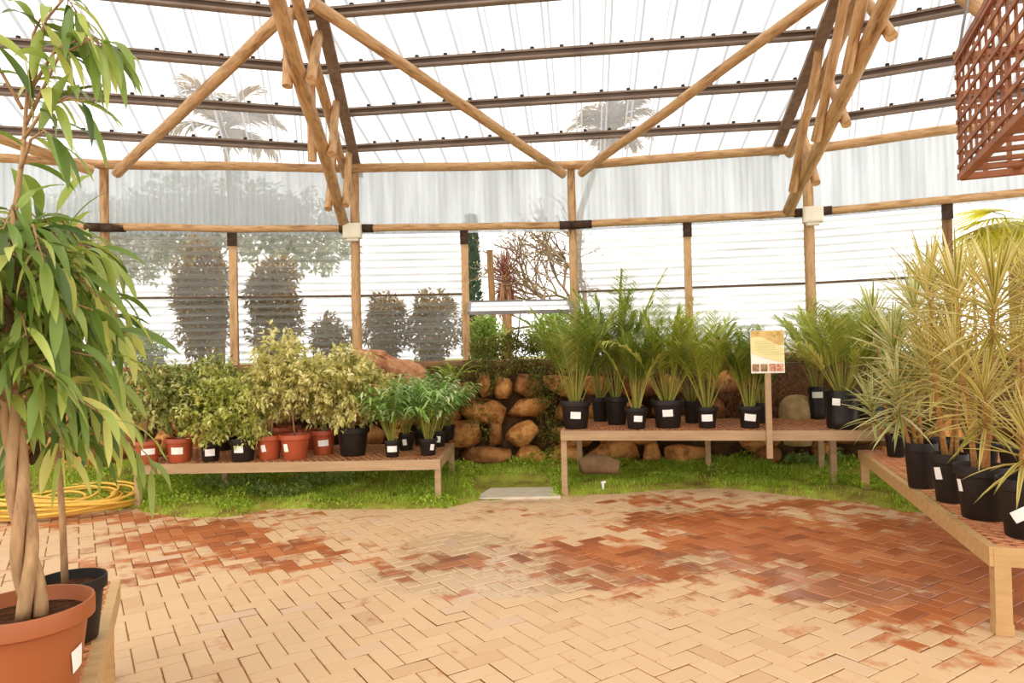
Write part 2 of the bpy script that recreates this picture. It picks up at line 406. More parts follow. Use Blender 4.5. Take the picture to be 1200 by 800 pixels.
# rails and eave poles
def L(s): return s
names = ['', 'far left', 'left', 'left-middle', 'middle', 'right', '']
rail_lab = {1: 'middle-height rail pole left of the first wall post, behind the fig leaves', 2: 'middle-height rail pole above the dark shrubs at the left windows',
            3: 'middle-height rail pole over the open window', 4: 'middle-height rail pole above the bright windows right of the open window',
            5: 'middle-height rail pole at the right, above the dracaenas and yellow fan palm'}
eave_lab = {1: 'high eave pole left of the first wall post, behind the fig leaves', 2: 'high eave pole running from the left brace to the left truss',
            3: 'high eave pole between the left truss and the brace ends', 4: 'high eave pole between the brace ends and the right truss',
            5: 'high eave pole running right from the right truss behind the lattice box'}
for i in (1, 2, 3, 4, 5):
    a, b = ring_pts[i], ring_pts[i + 1]; d = (b - a).normalized(); n = outn(a, b)
    off = n * -.1
    o = pole('rail_pole', a + off + V((0, 0, RAIL)) - d * .03, b + off + V((0, 0, RAIL)) - d * .02, .05, .046)
    tag(o, rail_lab[i], 'pole', 'rail poles at middle height')
    for q in ((.0, .1), (.94, 1.0)):
        if i == 5 and q[0] > .5: continue
        B = MB(); B.tube([(0, 0, (b - a).length * q[0] + .02), (0, 0, (b - a).length * q[1])], .056, 12); B.build('wrap', 'strap', o, True)
    o = pole('eave_pole', a + off + V((0, 0, EAVE)) - d * .03, b + off + V((0, 0, EAVE)) - d * .02, .06, .055)
    tag(o, eave_lab[i], 'pole', 'eave poles along the top of the wall')
# bottom sill log
for i in (1, 2, 3, 4, 5):
    a, b = ring_pts[i], ring_pts[i + 1]; n = outn(a, b)
    o = pole('trim_%d' % i, a + V((0, 0, SILL - .04)), b + V((0, 0, SILL - .04)), .06, .06, 'darkpole')
    o['kind'] = 'structure'
# cream boxes
for i, w in ((3, 'left'), (5, 'right')):
    p = ring_pts[i]; t = thing('junction_box', 'cream box plate fixed on the post under the %s roof truss' % w, 'box', p + V((0, -.11, RAIL - .14)), -.03 if i == 3 else -.25, 'cream boxes on the truss posts')
    B = MB(); B.box((0, -.04, .1), (.24, .1, .2)); B.box((0, -.02, .015), (.16, .08, .1)); o = B.build('housing', 'box', t)
    mo = o.modifiers.new('b', 'BEVEL'); mo.width = .012; mo.segments = 2
    B = MB(); B.box((0, -.094, .1), (.2, .008, .16)); B.build('cover', 'box', t)

# wall sheets ----------------------------------------------------------
def sheet(name, a, b, z0, z1, pitch_, amp, vertical, mat, n_off, kind='structure', parent=None, outward=None):
    d = (b - a).normalized(); n = outn(a, b) if outward is None else outward
    Lw = (b - a).length; B = MB()
    if vertical:
        N = int(Lw / pitch_ * 6); rows = [z0, (z0 + z1) / 2, z1]
        g = [[B.vert(a + d * (Lw * k / N) + n * (n_off + amp * math.sin(2 * PI * (Lw * k / N) / pitch_)) + V((0, 0, z))) for z in rows] for k in range(N + 1)]
    else:
        N = int((z1 - z0) / pitch_ * 6)
        g = [[B.vert(a + d * (Lw * q) + n * (n_off + amp * math.sin(2 * PI * ((z1 - z0) * k / N) / pitch_)) + V((0, 0, z0 + (z1 - z0) * k / N))) for q in (0, .5, 1)] for k in range(N + 1)]
    for k in range(N):
        for j in range(2): B.face(g[k][j], g[k + 1][j], g[k + 1][j + 1], g[k][j + 1])
    o = B.build(name, mat, parent, True)
    if kind: o['kind'] = kind
    return o
wn = 0
for i in range(0, 7):
    a, b = ring_pts[i], ring_pts[i + 1]
    sheet('wall_back' if 1 <= i <= 5 else ('wall_left' if i < 1 else 'wall_right'), a, b, RAIL - .05, EAVE + .1, .076, .009, True, 'upper', .075)
    mpt = (a + b) / 2
    for h, (p, q) in enumerate(((a, mpt), (mpt, b))):
        wn += 1
        openw = (i == 3 and h == 1) or (i == 5 and h == 1)
        if openw: continue
        o = sheet('window_%d' % wn, p, q, SILL - .02, RAIL - .02, .1, .014, False, 'lower', .08)
        B = MB(); n = outn(p, q)
        B.tube([p + n * .11 + V((0, 0, 2.33)), q + n * .11 + V((0, 0, 2.33))], .017, 6); B.build('batten', 'darkpole', o)

# tilted-open window flap in the middle opening
a, b = (ring_pts[3] + ring_pts[4]) / 2, ring_pts[4]
d = (b - a).normalized(); n = outn(a, b); a2 = a + d * .06; b2 = b - d * .08
t = thing('window_7', None, None, (0, 0, 0)); t['kind'] = 'structure'
zo, zi = 2.21, 2.03
Wf = (b2 - a2).length
B = MB(); up = V((0, 0, 1))
o0 = a2 + n * .05 + V((0, 0, zo)); o1 = b2 + n * .05 + V((0, 0, zo)); i0 = a2 - n * .52 + V((0, 0, zi)); i1 = b2 - n * .52 + V((0, 0, zi))
B.bar(o0, o1, .04, .04); B.bar(i0, i1, .04, .045); B.bar(o0, i0, .04, .04); B.bar(o1, i1, .04, .04)
B.build('frame', 'greyframe', t)
B = MB(); m0 = lerp(o0, i0, .5); m1 = lerp(o1, i1, .5); B.bar(m0, m1, .03, .035); x0 = lerp(o0, o1, .55); x1 = lerp(i0, i1, .55); B.bar(x0, x1, .03, .035)
B.build('glazing_bar', 'whiteframe', t)
B = MB(); e = V((0, 0, .012)); B.quad(o0 + e, o1 + e, i1 + e, i0 + e); B.build('pane', 'pane', t)
B = MB(); B.tube([i0 + V((0, 0, 0)) + d * .65, a + d * .65 + V((0, 0, SILL))], .008, 6); B.build('prop_rod', 'greyframe', t)

# trusses ----------------------------------------------------------------
TL = dict(foot=V((-2.2, 9.1, 0)), dir=V((.118, -.993, 0)).normalized())
TR = dict(foot=V((3.50, 8.5, 0)), dir=V((-.178, -.984, 0)).normalized())
ZB, SB = 3.24, .25       # bottom chord height at the foot, slope
ZT, ST = 3.93, .205      # top chord
ZR, SR = 4.08, .205      # rafter
TLEN = 6.5
def tp(T, t, z0, s, off=0):
    side = V((-T['dir'].y, T['dir'].x, 0))           # to the right when looking at the wall
    if T['dir'].y < 0: side = V((-T['dir'].y, T['dir'].x, 0))
    return T['foot'] + T['dir'] * t + side * off + V((0, 0, z0 + s * t))
def truss(T, label, webs_r, webs_l, roff):
    t = thing('roof_truss', label, 'truss', T['foot'] + V((0, 0, ZB)), 0, 'pole trusses carrying the roof')
    inv = Matrix.Translation(-t.location)
    def P(name, p, q, ra, rb, mat='pole'):
        o = pole(name, p, q, ra, rb, mat); o.parent = t; o.location = V(o.location) - t.location; return o
    P('bottom_chord', tp(T, -.08, ZB, SB), tp(T, TLEN, ZB, SB), .07, .066)
    P('top_chord', tp(T, .0, ZT, ST, .02), tp(T, TLEN, ZT, ST, .02), .055, .055)
    B = MB(); B.bar(tp(T, -.3, ZR, SR, roff) - t.location, tp(T, TLEN, ZR, SR, roff) - t.location, .12, .05); B.build('rafter', 'greybrown', t)
    for (tb, tt) in webs_r: P('web_pole', tp(T, tb, ZB - .1, SB, .11), tp(T, tt, ZT + .1, ST, .11), .047, .044)
    for (tb, tt) in webs_l: P('web_pole', tp(T, tb, ZB - .1, SB, -.11), tp(T, tt, ZT + .1, ST, -.09), .047, .044)
    return t
truss(TL, 'left roof truss of round poles, rising above the low bench of terracotta pots', [(.85, .4), (2.0, 1.55), (3.2, 2.7), (4.6, 4.1)], [(.75, .35), (1.85, 1.95), (3.1, 3.0), (4.4, 4.4)], .16)
truss(TR, 'right roof truss of round poles, rising above the sign and bench of palms', [(.85, .3), (2.0, 1.4), (3.2, 2.6), (4.5, 4.0)], [(.7, 1.9), (1.75, 2.95), (2.8, 4.0), (4.0, 5.1)], -.1)

# braces
def bz(name, label, p, q, r):
    o = pole(name, p, q, r, r * .93); tag(o, label, 'pole', 'diagonal brace poles'); return o
inn = lambda i: outn(ring_pts[i], ring_pts[i + 1]) * -.2
pb = posts
bz('brace_pole', 'diagonal brace pole from the left truss down left to the post behind the fig', at_y(137, 203, pb[122].y - .18), tp(TL, 3.1, ZT, ST, -.12), .062)
bz('brace_pole', 'diagonal brace pole from the left truss down right to the open window post', at_y(660, 204, pb[669].y - .16), tp(TL, 3.25, ZT, ST, .14), .06)
bz('brace_pole', 'diagonal brace pole from the right truss down left to the open window post', at_y(681, 203, pb[669].y - .16), tp(TR, 3.0, ZT, ST, -.14), .056)
bz('brace_pole', 'diagonal brace pole from the right truss down right behind the lattice box', V((pr.x - .12, pr.y - .18, EAVE - .1)), tp(TR, 3.3, ZT, ST, .16), .066)
# next truss to the left is off frame; only its brace shows
bz('brace_pole', 'diagonal brace pole at the left picture edge behind the fig leaves', at_y(108, 200, pb[122].y - .2), V((-7.4, 5.6, 4.55)), .066)

# purlins and roof -------------------------------------------------------
nextL = dict(foot=V((pl.x, pl.y, 0)), dir=rot2(TL['dir'], math.radians(22)))
nextR = dict(foot=V((pr2.x - .1, pr2.y, 0)), dir=rot2(TR['dir'], math.radians(-20)))
PUR_T = [.30, 1.13, 1.96, 2.78, 3.65, 4.5, 5.4]
B = MB(); B.tube([V((0, 0, 0)), V((0, 0, .036))], .022, 7); _o = B.build('rib_spacer', 'foam'); SPACER = _o.data; bpy.data.objects.remove(_o)
def cprofile(p, q, name, label, up_n):
    """steel channel: dark web with a lighter lower lip"""
    d = (q - p).normalized(); x = V((-d.y, d.x, 0)); x = -x if x.y > 0 else x   # towards the camera
    L_ = (q - p).length
    B = MB()
    def pl_(o1, o2, w, h): B.bar(p + x * o1 + up * o2, q + x * o1 + up * o2, w, h)
    pl_(0, 0, .008, .088); pl_(.03, .04, .06, .008); pl_(.03, -.04, .06, .008); pl_(.056, -.031, .008, .02); pl_(.056, .032, .008, .018)
    o = B.build(name, 'purlin')
    tag(o, label, 'beam', 'brown steel purlins under the clear roof')
    k = .15
    while k < L_ - .05:
        w_ = bpy.data.objects.new('rib_spacer', SPACER); COL.objects.link(w_); w_.parent = o; w_.location = p + d * k + up * .05; k += .30
    return o
ordn = ['lowest', 'second lowest', 'third', 'fourth', 'fifth', 'sixth', 'seventh']
for k, t_ in enumerate(PUR_T):
    for nm, A, C in (('left', None, TL), ('middle', TL, TR), ('right', TR, None)):
        dz = -.07
        if nm == 'middle': p, q = tp(TL, t_, ZR, SR), tp(TR, t_, ZR, SR)
        elif nm == 'left':
            q = tp(TL, t_, ZR, SR); ang = math.radians(15); p = q - V((math.cos(ang), math.sin(ang), 0)) * (5.3 - .3 * t_)
        else:
            p = tp(TR, t_, ZR, SR); ang = math.radians(-24); q = p + V((math.cos(ang), math.sin(ang), 0)) * (5.0 - .3 * t_)
        if k > 4: continue
        if k > 3 and nm != 'left': continue
        e = V((0, 0, .055))
        cprofile(p + e, q + e, 'roof_purlin', '%s brown steel purlin of the %s roof bay' % (ordn[k], nm), None)
def rib_roof(name, pL, pR, dirn_pts, rows):
    pass
def roof_bay(p, q, tA, tB, cutA, cutB):
    """ribbed sheet above the line p-q at the wall, rising inward; cut by the two vertical planes"""
    d = (q - p); d.z = 0; Lw = d.length; d.normalize(); inn_ = V((d.y, -d.x, 0))
    if inn_.y > 0: inn_ = -inn_
    sl = SR * 1.0; B = MB(); pitch_ = .30; ext = 1.2
    xs = []; x = -ext
    while x < Lw + ext:
        xs += [(x, 0), (x + .105, 0), (x + .125, .03), (x + .165, .03), (x + .185, 0)]; x += pitch_
    rows = [-.55, 1.5, 4, 7, 10, 13]
    z0 = p.z
    g = [[B.vert(p + d * x_ + inn_ * s_ + V((0, 0, z0 - p.z + h + sl * s_))) for s_ in rows] for x_, h in xs]
    for i in range(len(xs) - 1):
        for j in range(len(rows) - 1): B.face(g[i][j], g[i + 1][j], g[i + 1][j + 1], g[i][j + 1])
    o = B.build('ceiling', 'roof')
    bm = bmesh.new(); bm.from_mesh(o.data)
    for T, keep in ((cutA, 1), (cutB, -1)):
        if T is None: continue
        nn = V((-T['dir'].y, T['dir'].x, 0)) * keep
        bmesh.ops.bisect_plane(bm, geom=bm.verts[:] + bm.edges[:] + bm.faces[:], plane_co=T['foot'], plane_no=nn, clear_inner=True)
    bm.to_mesh(o.data); bm.free()
    o['kind'] = 'structure'
    return o
up = V((0, 0, 1))
e = V((0, 0, .155))
pm_, qm_ = tp(TL, 0, ZR, SR), tp(TR, 0, ZR, SR)
roof_bay(pm_ + e, qm_ + e, 0, 0, TL, TR)
ang = math.radians(15); roof_bay(pm_ - V((math.cos(ang), math.sin(ang), 0)) * 5.5 + e, pm_ + e, 0, 0, None, TL)
ang = math.radians(-24); roof_bay(qm_ + e, qm_ + V((math.cos(ang), math.sin(ang), 0)) * 5.5 + e, 0, 0, TR, None)

# ------------------------------------------------------------------ floor
wall_xy = [(p.x, p.y) for p in ring_pts]
def wallY(x):
    for (x0, y0), (x1, y1) in zip(wall_xy, wall_xy[1:]):
        if x0 <= x <= x1: return lerp(y0, y1, (x - x0) / (x1 - x0))
    return wall_xy[0][1] if x < wall_xy[0][0] else wall_xy[-1][1]
edge_px = [(-330, 640), (-60, 612), (60, 604), (150, 596), (205, 606), (260, 607), (320, 596), (430, 597), (520, 596), (556, 588), (600, 583), (655, 581), (700, 580), (780, 574), (850, 572), (900, 577), (960, 585), (1010, 588), (1060, 600), (1150, 604), (1400, 640)]
edge_w = [G(*p) for p in edge_px]
def edgeY(x):
    for a, b in zip(edge_w, edge_w[1:]):
        if a.x <= x <= b.x: return lerp(a.y, b.y, (x - a.x) / (b.x - a.x))
    return edge_w[0].y if x < edge_w[0].x else edge_w[-1].y

wet_px = [  # px, py, rx(m), ry(m), strength
    (235, 625, .55, .35, 1.1), (300, 645, .55, .25, .9), (170, 660, .8, .35, .55), (350, 655, .5, .2, .6), (120, 607, .9, .22, .8), (240, 672, .7, .2, .45),
    (60, 612, .9, .25, .6), (330, 600, .5, .15, .6), (545, 658, .22, .18, 1.0), (465, 672, .15, .12, 1), (315, 658, .3, .15, .8), (520, 700, .1, .06, .8), (700, 650, .55, .4, 1.0), (740, 672, .5, .3, .9), (640, 660, .5, .4, .45),
    (830, 610, .7, .4, 1.1), (905, 630, .8, .5, 1.15), (990, 640, .7, .5, 1.1), (1060, 660, .7, .5, 1.1), (1000, 690, .45, .25, 1.1), (940, 682, .35, .2, .9),
    (1100, 710, .5, .35, 1.0), (1120, 670, .7, .6, 1.1), (780, 585, .7, .25, .7), (930, 592, .8, .3, .65), (820, 640, .5, .3, .8), (1060, 615, .6, .4, .9), (880, 660, .5, .25, .6),
    (1180, 700, .5, .5, .9), (1150, 640, .8, .8, 1.1), (1110, 745, .4, .2, .5), (480, 660, .5, .3, .3), (600, 600, .9, .2, .25)]
wet_w = [(G(a, b), rx, ry, s_) for a, b, rx, ry, s_ in wet_px]
pud_px = [(570, 668, .75, .45, 1.1), (610, 680, .5, .3, 1), (540, 640, .6, .5, .8), (700, 676, .3, .2, 1.1), (820, 655, .35, .3, .8), (1000, 690, .45, .25, 1.1), (960, 682, .3, .2, 1), (500, 668, .4, .3, .7), (780, 600, .5, .3, .7), (620, 583, .6, .25, 1), (1050, 640, .6, .4, .5), (880, 668, .4, .2, .7)]
pud_w = [(G(a, b), rx, ry, s_) for a, b, rx, ry, s_ in pud_px]
def field(lst, p):
    f = 0
    for c, rx, ry, s_ in lst:
        q = ((p.x - c.x) / rx) ** 2 + ((p.y - c.y) / ry) ** 2
        if q < 6: f = max(f, s_ * math.exp(-q * .6))
    return f

BW, BL = .112, .224
ga = math.radians(32.5)
ax = V((math.cos(ga - PI / 2 + PI / 2), math.sin(ga), 0))       # grid axis x
dirB = V((-math.sin(ga), math.cos(ga), 0)); dirA = V((math.cos(ga), math.sin(ga), 0))
B = MB(); wets = []; puds = []
rb = random.Random(3); g_ = .0026
for i in range(-110, 110):
    for j in range(-60, 140):
        dd = (i - j) % 4
        if dd == 0: sx, sy = 2, 1
        elif dd == 3: sx, sy = 1, 2
        else: continue
        c0 = dirA * (i * BW) + dirB * (j * BW)
        cc = c0 + dirA * (sx * BW / 2) + dirB * (sy * BW / 2)
        if not (-7 < cc.x < 5.6 and .9 < cc.y < 8.2): continue
        if cc.y > edgeY(cc.x) + .45 or abs(cc.x) > cc.y * .95 + .7: continue
        tint = min(1, max(0, rb.gauss(.5, .22))); dz = rb.uniform(-.0025, .0015); dwet = rb.uniform(-.34, .26)
        tl = (rb.uniform(-.004, .004), rb.uniform(-.004, .004))
        ids = []
        for (ins, z) in ((0, -.006), (.005, 0)):
            for (u, w_) in ((0, 0), (1, 0), (1, 1), (0, 1)):
                x_ = lerp(g_ + ins, sx * BW - g_ - ins, u); y_ = lerp(g_ + ins, sy * BW - g_ - ins, w_)
                p = c0 + dirA * x_ + dirB * y_; zz = z + dz + (u - .5) * tl[0] + (w_ - .5) * tl[1]
                p.z = min(zz, .0)
                ids.append(B.vert(p, tint)); wets.append(field(wet_w, p) + dwet); puds.append(field(pud_w, p))
        a_ = ids
        for q in ((4, 5, 6, 7), (0, 1, 5, 4), (1, 2, 6, 5), (2, 3, 7, 6), (3, 0, 4, 7)): B.face(*[a_[k] for k in q])
base = [B.vert(p) for p in (V((-9, -1, -.007)), V((7.5, -1, -.007)), V((7.5, 9.2, -.007)), V((-9, 9.2, -.007)))]
wets += [0] * 4; puds += [0] * 4
B.cur = 1; B.face(*base)
fl = B.build('floor', ['brick', 'joint']); fl['kind'] = 'structure'
for nm, dat in (('wet', wets), ('pud', puds)):
    a_ = fl.data.attributes.new(nm, 'FLOAT', 'POINT'); a_.data.foreach_set('value', dat)

# planting bed under grass
X0, X1 = -7.8, 7.2
def bedz(x, s):
    e_ = min(1, s / .08)
    h = .012 * e_ + .10 * s ** 1.6 + e_ * .035 * (noise.noise(V((x * 1.3, s * 3, 2))) + .6) + e_ * .015 * noise.noise(V((x * 5, s * 9, 5)))
    # mossy mounds at the left, before the stone wall
    for (mx, ms, mr, mh) in ((-5.3, .55, .6, .22), (-4.45, .6, .35, .25), (-6.1, .5, .5, .2)):
        q = ((x - mx) / mr) ** 2 + ((s - ms) / .3) ** 2
        h += mh * math.exp(-q * 1.4)
    h += e_ * .05 * max(0, noise.noise(V((x * 2.6, s * 6, 8))))
    return max(h, -.0) if s > 0 else -.02
pathA, pathB = G(560, 585), G(655, 585)
def onpath(p):
    c = lerp(pathA.x, pathB.x, .5) - (p.y - 7.1) * .05 - .02
    return abs(p.x - c) < .42 + .08 * noise.noise(V((p.y * 3, 1, 1))) and p.y < 8.1
def bedpt(x, s):
    y = lerp(edgeY(x) + .05 * noise.noise(V((x * 4, 0, 0))), wallY(x) - .25, s); p = V((x, y, bedz(x, s)))
    if onpath(p): p.z *= .12
    return p
B = MB(); nx, ny = 300, 46
g = [[B.vert(bedpt(lerp(X0, X1, i / nx), j / ny)) for j in range(ny + 1)] for i in range(nx + 1)]
for i in range(nx):
    for j in range(ny): B.face(g[i][j], g[i + 1][j], g[i + 1][j + 1], g[i][j + 1])
o = B.build('ground', 'bed', None, True); o['kind'] = 'structure'
B = MB(); rg = random.Random(11)
for k in range(95000):
    x = rg.uniform(-7.2, 6.4); s = rg.random() ** .9
    p = bedpt(x, s)
    if onpath(p): continue
    if abs(p.x) > p.y * .8: continue
    dn = noise.noise(V((p.x * 1.7, p.y * 1.7, 9)))
    if dn < -.22 and rg.random() < .85: continue
    h = rg.uniform(.02, .055) * (1 + .7 * max(0, dn)) * (.6 if s < .05 else 1)
    a_ = rg.uniform(0, 2 * PI); w_ = rg.uniform(.003, .007)
    side = V((math.cos(a_), math.sin(a_), 0)); lean = V((rg.gauss(0, .4), rg.gauss(0, .4), 1))
    tn = .45 + .35 * noise.noise(V((p.x * 2.5, p.y * 2.5, 3))) + rg.gauss(0, .15)
    i0 = B.vert(p - side * w_ - up * .006, tn - .15); i1 = B.vert(p + side * w_ - up * .006, tn - .15); i2 = B.vert(p + lean * h, tn + .15)
    B.face(i0, i1, i2)
for k in range(26000):
    x = rg.uniform(-6.6, 5.6); s = rg.uniform(.25, 1) if x > .6 else rg.random()
    p = bedpt(x, s)
    if onpath(p) or abs(p.x) > p.y * .8: continue
    cl = noise.noise(V((p.x * 1.9, p.y * 1.9, 31)))
    if cl < .02: continue
    hgt = .03 + .16 * cl * (.5 + s)
    tn = .4 + .3 * noise.noise(V((p.x * 4, p.y * 4, 6))) + rg.gauss(0, .18)
    B.leaf2(p + V((0, 0, hgt * rg.random() ** .5)), (rdir(rg) + V((0, 0, .3))).normalized(), up, rg.uniform(.025, .05), rg.uniform(.018, .03), tn, tn + .1)
tag(B.build('grass', 'grass'), 'short bright green grass and moss between the brick paving and the stone wall', 'grass', None, 'stuff')
# added pale slab standing in for the path's bright wet bricks
B = MB(); c = G(607, 580); pts = [G(556, 585), G(657, 583), G(650, 572), G(575, 573)]
for z in (-.01, .016):
    for p in pts: B.vert(V((p.x, p.y, z)))
B.face(4, 5, 6, 7); B.face(0, 1, 5, 4); B.face(1, 2, 6, 5); B.face(2, 3, 7, 6); B.face(3, 0, 4, 7)
tag(B.build('bright_path_slab', 'slab'), 'pale slab standing in for bright wet bricks where the path leaves the paving', 'slab')

# ------------------------------------------------------------------ stone retaining wall
t = thing('rockery_bank', 'rough orange stone retaining wall below the greenhouse windows', 'stone wall', V((-1, 8.7, 0)))
def P0(p): return V(p) - t.location
B = MB(); cols = []
for i in range(121):
    x = lerp(-7.8, 7.2, i / 120); y = wallY(x)
    cols.append([B.vert(P0((x, y - .16 + .05 * noise.noise(V((x * 3, 0, 0))), -.02))), B.vert(P0((x, y - .1 + .06 * noise.noise(V((x * 3, .7, 0))), .7))), B.vert(P0((x, y - .06, 1.30))), B.vert(P0((x, y + .35, 1.34)))])
for a_, b_ in zip(cols, cols[1:]):
    for k in range(3): B.face(a_[k], b_[k], b_[k + 1], a_[k + 1])
B.build('earth_bank', 'earth', t, True)
def stone_mesh(rx, ry, rz, rr, npts=20):
    bm = bmesh.new()
    for k in range(npts):
        u = V((rr.gauss(0, 1), rr.gauss(0, 1), rr.gauss(0, 1))).normalized()
        q = 1 / max(abs(u.x), abs(u.y), abs(u.z)) ** .55 * rr.uniform(.85, 1.05)
        bm.verts.new((u.x * rx * q, u.y * ry * q, u.z * rz * q))
    bmesh.ops.convex_hull(bm, input=bm.verts[:])
    bmesh.ops.delete(bm, geom=[v for v in bm.verts if not v.link_faces], context='VERTS')
    bmesh.ops.bevel(bm, geom=bm.edges[:], offset=min(rx, rz) * .16, segments=2, affect='EDGES', clamp_overlap=True)
    bmesh.ops.recalc_face_normals(bm, faces=bm.faces[:])
    me = bpy.data.meshes.new('stone'); bm.to_mesh(me); bm.free()
    me.polygons.foreach_set('use_smooth', [True] * len(me.polygons))
    return me
rs = random.Random(21); ns = 0
for r_i, (zc, bw, bh) in enumerate(((.16, .26, .19), (.47, .27, .19), (.78, .24, .17), (1.06, .19, .14), (1.27, .13, .085))):
    x = -6.3 + rs.uniform(0, .3)
    while x < (6.2 if r_i < 2 else 2.6):
        big = bw * rs.choice((.5, .75, 1, 1.15, 1.4))
        x += big * .92
        if ns < 99 and abs(x) < wallY(x) * .80:
            hz = bh * rs.uniform(.85, 1.2)
            me = stone_mesh(big, rs.uniform(.15, .22), hz, rs, rs.choice((14, 20, 28))); me.materials.append(M['stone'] if rs.random() < .65 else M['stone2'])
            o = bpy.data.objects.new('stone', me); COL.objects.link(o); o.parent = t
            o.location = P0((x, wallY(x) - .15 - (.16 - zc * .10), zc + rs.uniform(-.06, .06))); o.rotation_euler = (rs.uniform(-.3, .3), rs.uniform(-.35, .35), rs.uniform(-.3, .3))
            ns += 1
        x += big * .92 + rs.uniform(-.02, .05)
        if x > 2.0: x += .35
        if r_i == 4 and -.9 < x < .9: x += .6
# big boulder on the wall
c = at_y(458, 433, 8.75); sc_ = 8.75 / 800
prof = [(415, 414), (420, 409), (436, 409), (450, 412), (462, 420), (478, 421), (490, 427), (501, 437), (499, 456), (470, 462), (430, 460), (414, 452), (411, 430)]
bm = bmesh.new()
for dy, k in ((-.22, .8), (-.1, 1.0), (.15, 1.0), (.28, .75)):
    for (px, py) in prof:
        bm.verts.new(((px - 458) * sc_ * k, dy + .08 * noise.noise(V((px * .05, py * .05, dy))), (433 - py) * sc_ * (k if py < 440 else 1)))
bm.verts.ensure_lookup_table(); n_ = len(prof)
for r_ in range(3):
    for k in range(n_): bm.faces.new([bm.verts[r_ * n_ + k], bm.verts[r_ * n_ + (k + 1) % n_], bm.verts[(r_ + 1) * n_ + (k + 1) % n_], bm.verts[(r_ + 1) * n_ + k]])
bm.faces.new([bm.verts[k] for k in range(n_)][::-1]); bm.faces.new([bm.verts[3 * n_ + k] for k in range(n_)])
bmesh.ops.triangulate(bm, faces=[f for f in bm.faces if len(f.verts) > 4])
bmesh.ops.subdivide_edges(bm, edges=bm.edges[:], cuts=2, use_grid_fill=True)
for v_ in bm.verts: v_.co += V((noise.noise(v_.co * 5), noise.noise(v_.co * 5 + V((9, 0, 0))), noise.noise(v_.co * 5 + V((0, 9, 0))))) * .035
bmesh.ops.recalc_face_normals(bm, faces=bm.faces[:])
me = bpy.data.meshes.new('boulder'); bm.to_mesh(me); bm.free(); me.materials.append(M['boulder'])
o = bpy.data.objects.new('boulder', me); COL.objects.link(o); o.location = c; smooth_by_angle(o, 35)
tag(o, 'big red-brown boulder sitting on top of the stone wall behind the small palms', 'boulder')
# pale round boulder behind the right bench
c = at_y(934, 482, 8.05); B = MB(); B.lathe([(0, -.40), (.15, -.39), (.19, -.2), (.205, -.02), (.19, .09), (.14, .16), (.08, .19), (0, .2)], 24, wob=lambda a_, z: .06 * noise.noise(V((math.cos(a_), math.sin(a_), z * 4))))
for i_ in range(len(B.v)): pass
o = B.build('boulder', 'paleboulder', None, True); o.location = c
tag(o, 'pale rounded boulder behind the palm bench beside the sign post', 'boulder')
# log in the grass
c = at_z(703, 550, .2); c.z = 0; B = MB(); B.tube([V((-.17, 0, .1)), V((-.08, .02, .12)), V((.06, 0, .115)), V((.17, -.03, .09))], [.07, .09, .085, .06], 9)
o = B.build('log', 'drift', None, True); o.location = c + V((0, 0, bedz(c.x, (c.y - edgeY(c.x)) / (wallY(c.x) - .25 - edgeY(c.x))) + .01)); o.scale = (1.25, 1.25, 1.25); tag(o, 'short grey-brown log lying in the grass under the palm bench', 'log')
# white standpipe stub
c = G(707, 577); B = MB(); B.tube([V((0, 0, 0)), V((0, 0, .12))], .012, 8); B.tube([V((-.02, 0, .10)), V((.03, 0, .115))], .014, 8)
o = B.build('water_tap', 'white', None, True); o.location = c; tag(o, 'small white pipe stub at the grass edge under the palm bench', 'pipe')

# ------------------------------------------------------------------ benches
def bench(label, A, Bc, W, h, legs, mat='benchwood', rail=.085, n_hint=None, group='plant benches with mesh tops', legw=.06):
    A = V((A.x, A.y, 0)); Bc = V((Bc.x, Bc.y, 0)); d = (Bc - A); Ln = d.length; rz = math.atan2(d.y, d.x)
    t = thing('plant_bench', label, 'bench', A, rz, group)
    th = .045
    B = MB(); B.bar(V((0, 0, h - rail / 2)), V((Ln, 0, h - rail / 2)), th, rail); B.build('front_rail', mat, t)
    B = MB(); B.bar(V((0, W, h - rail / 2)), V((Ln, W, h - rail / 2)), th, rail); B.build('back_rail', mat, t)
    for x in (th / 2, Ln - th / 2):
        B = MB(); B.bar(V((x, th / 2 + .001, h - rail / 2)), V((x, W - th / 2 - .001, h - rail / 2)), th, rail - .002); B.build('end_rail', mat, t)
    x = .7
    while x < Ln - .4:
        B = MB(); B.bar(V((x, .03, h - .05)), V((x, W - .03, h - .05)), .04, .05); B.build('cross_rail', mat, t); x += .85
    for (lx, ly) in legs:
        B = MB(); B.box((lx, ly, (h - .004) / 2 - .005), (legw, legw, h - .006)); B.box((lx, ly, .03), (legw + .008, legw + .008, .06)); B.build('leg', mat, t)
    # expanded metal top: two sets of slanted strands
    B = MB(); e_ = .026; xi0, xi1, yi0, yi1 = .02, Ln - .02, .02, W - .02; z = h + .003; slope = 2.0
    step = .075
    for sgn in (1, -1):
        k = xi0 - (yi1 - yi0) / slope * 1.0 if sgn > 0 else xi0
        end = xi1 if sgn > 0 else xi1 + (yi1 - yi0) / slope
        while k < end:
            # line: x = k + sgn*(y-yi0)/slope
            pts = []
            y0 = yi0; y1 = yi1
            f = lambda y: k + sgn * (y - yi0) / slope
            ya, yb = yi0, yi1
            if sgn > 0:
                if f(ya) < xi0: ya = yi0 + (xi0 - k) * slope
                if f(yb) > xi1: yb = yi0 + (xi1 - k) * slope
            else:
                if f(ya) > xi1: ya = yi0 + (k - xi1) * slope
                if f(yb) < xi0: yb = yi0 + (k - xi0) * slope
            if yb - ya > .02: B.bar(V((f(ya), ya, z)), V((f(yb), yb, z)), .011, .006)
            k += step
    B.build('mesh_top', 'rust', t)
    return t, h + .006
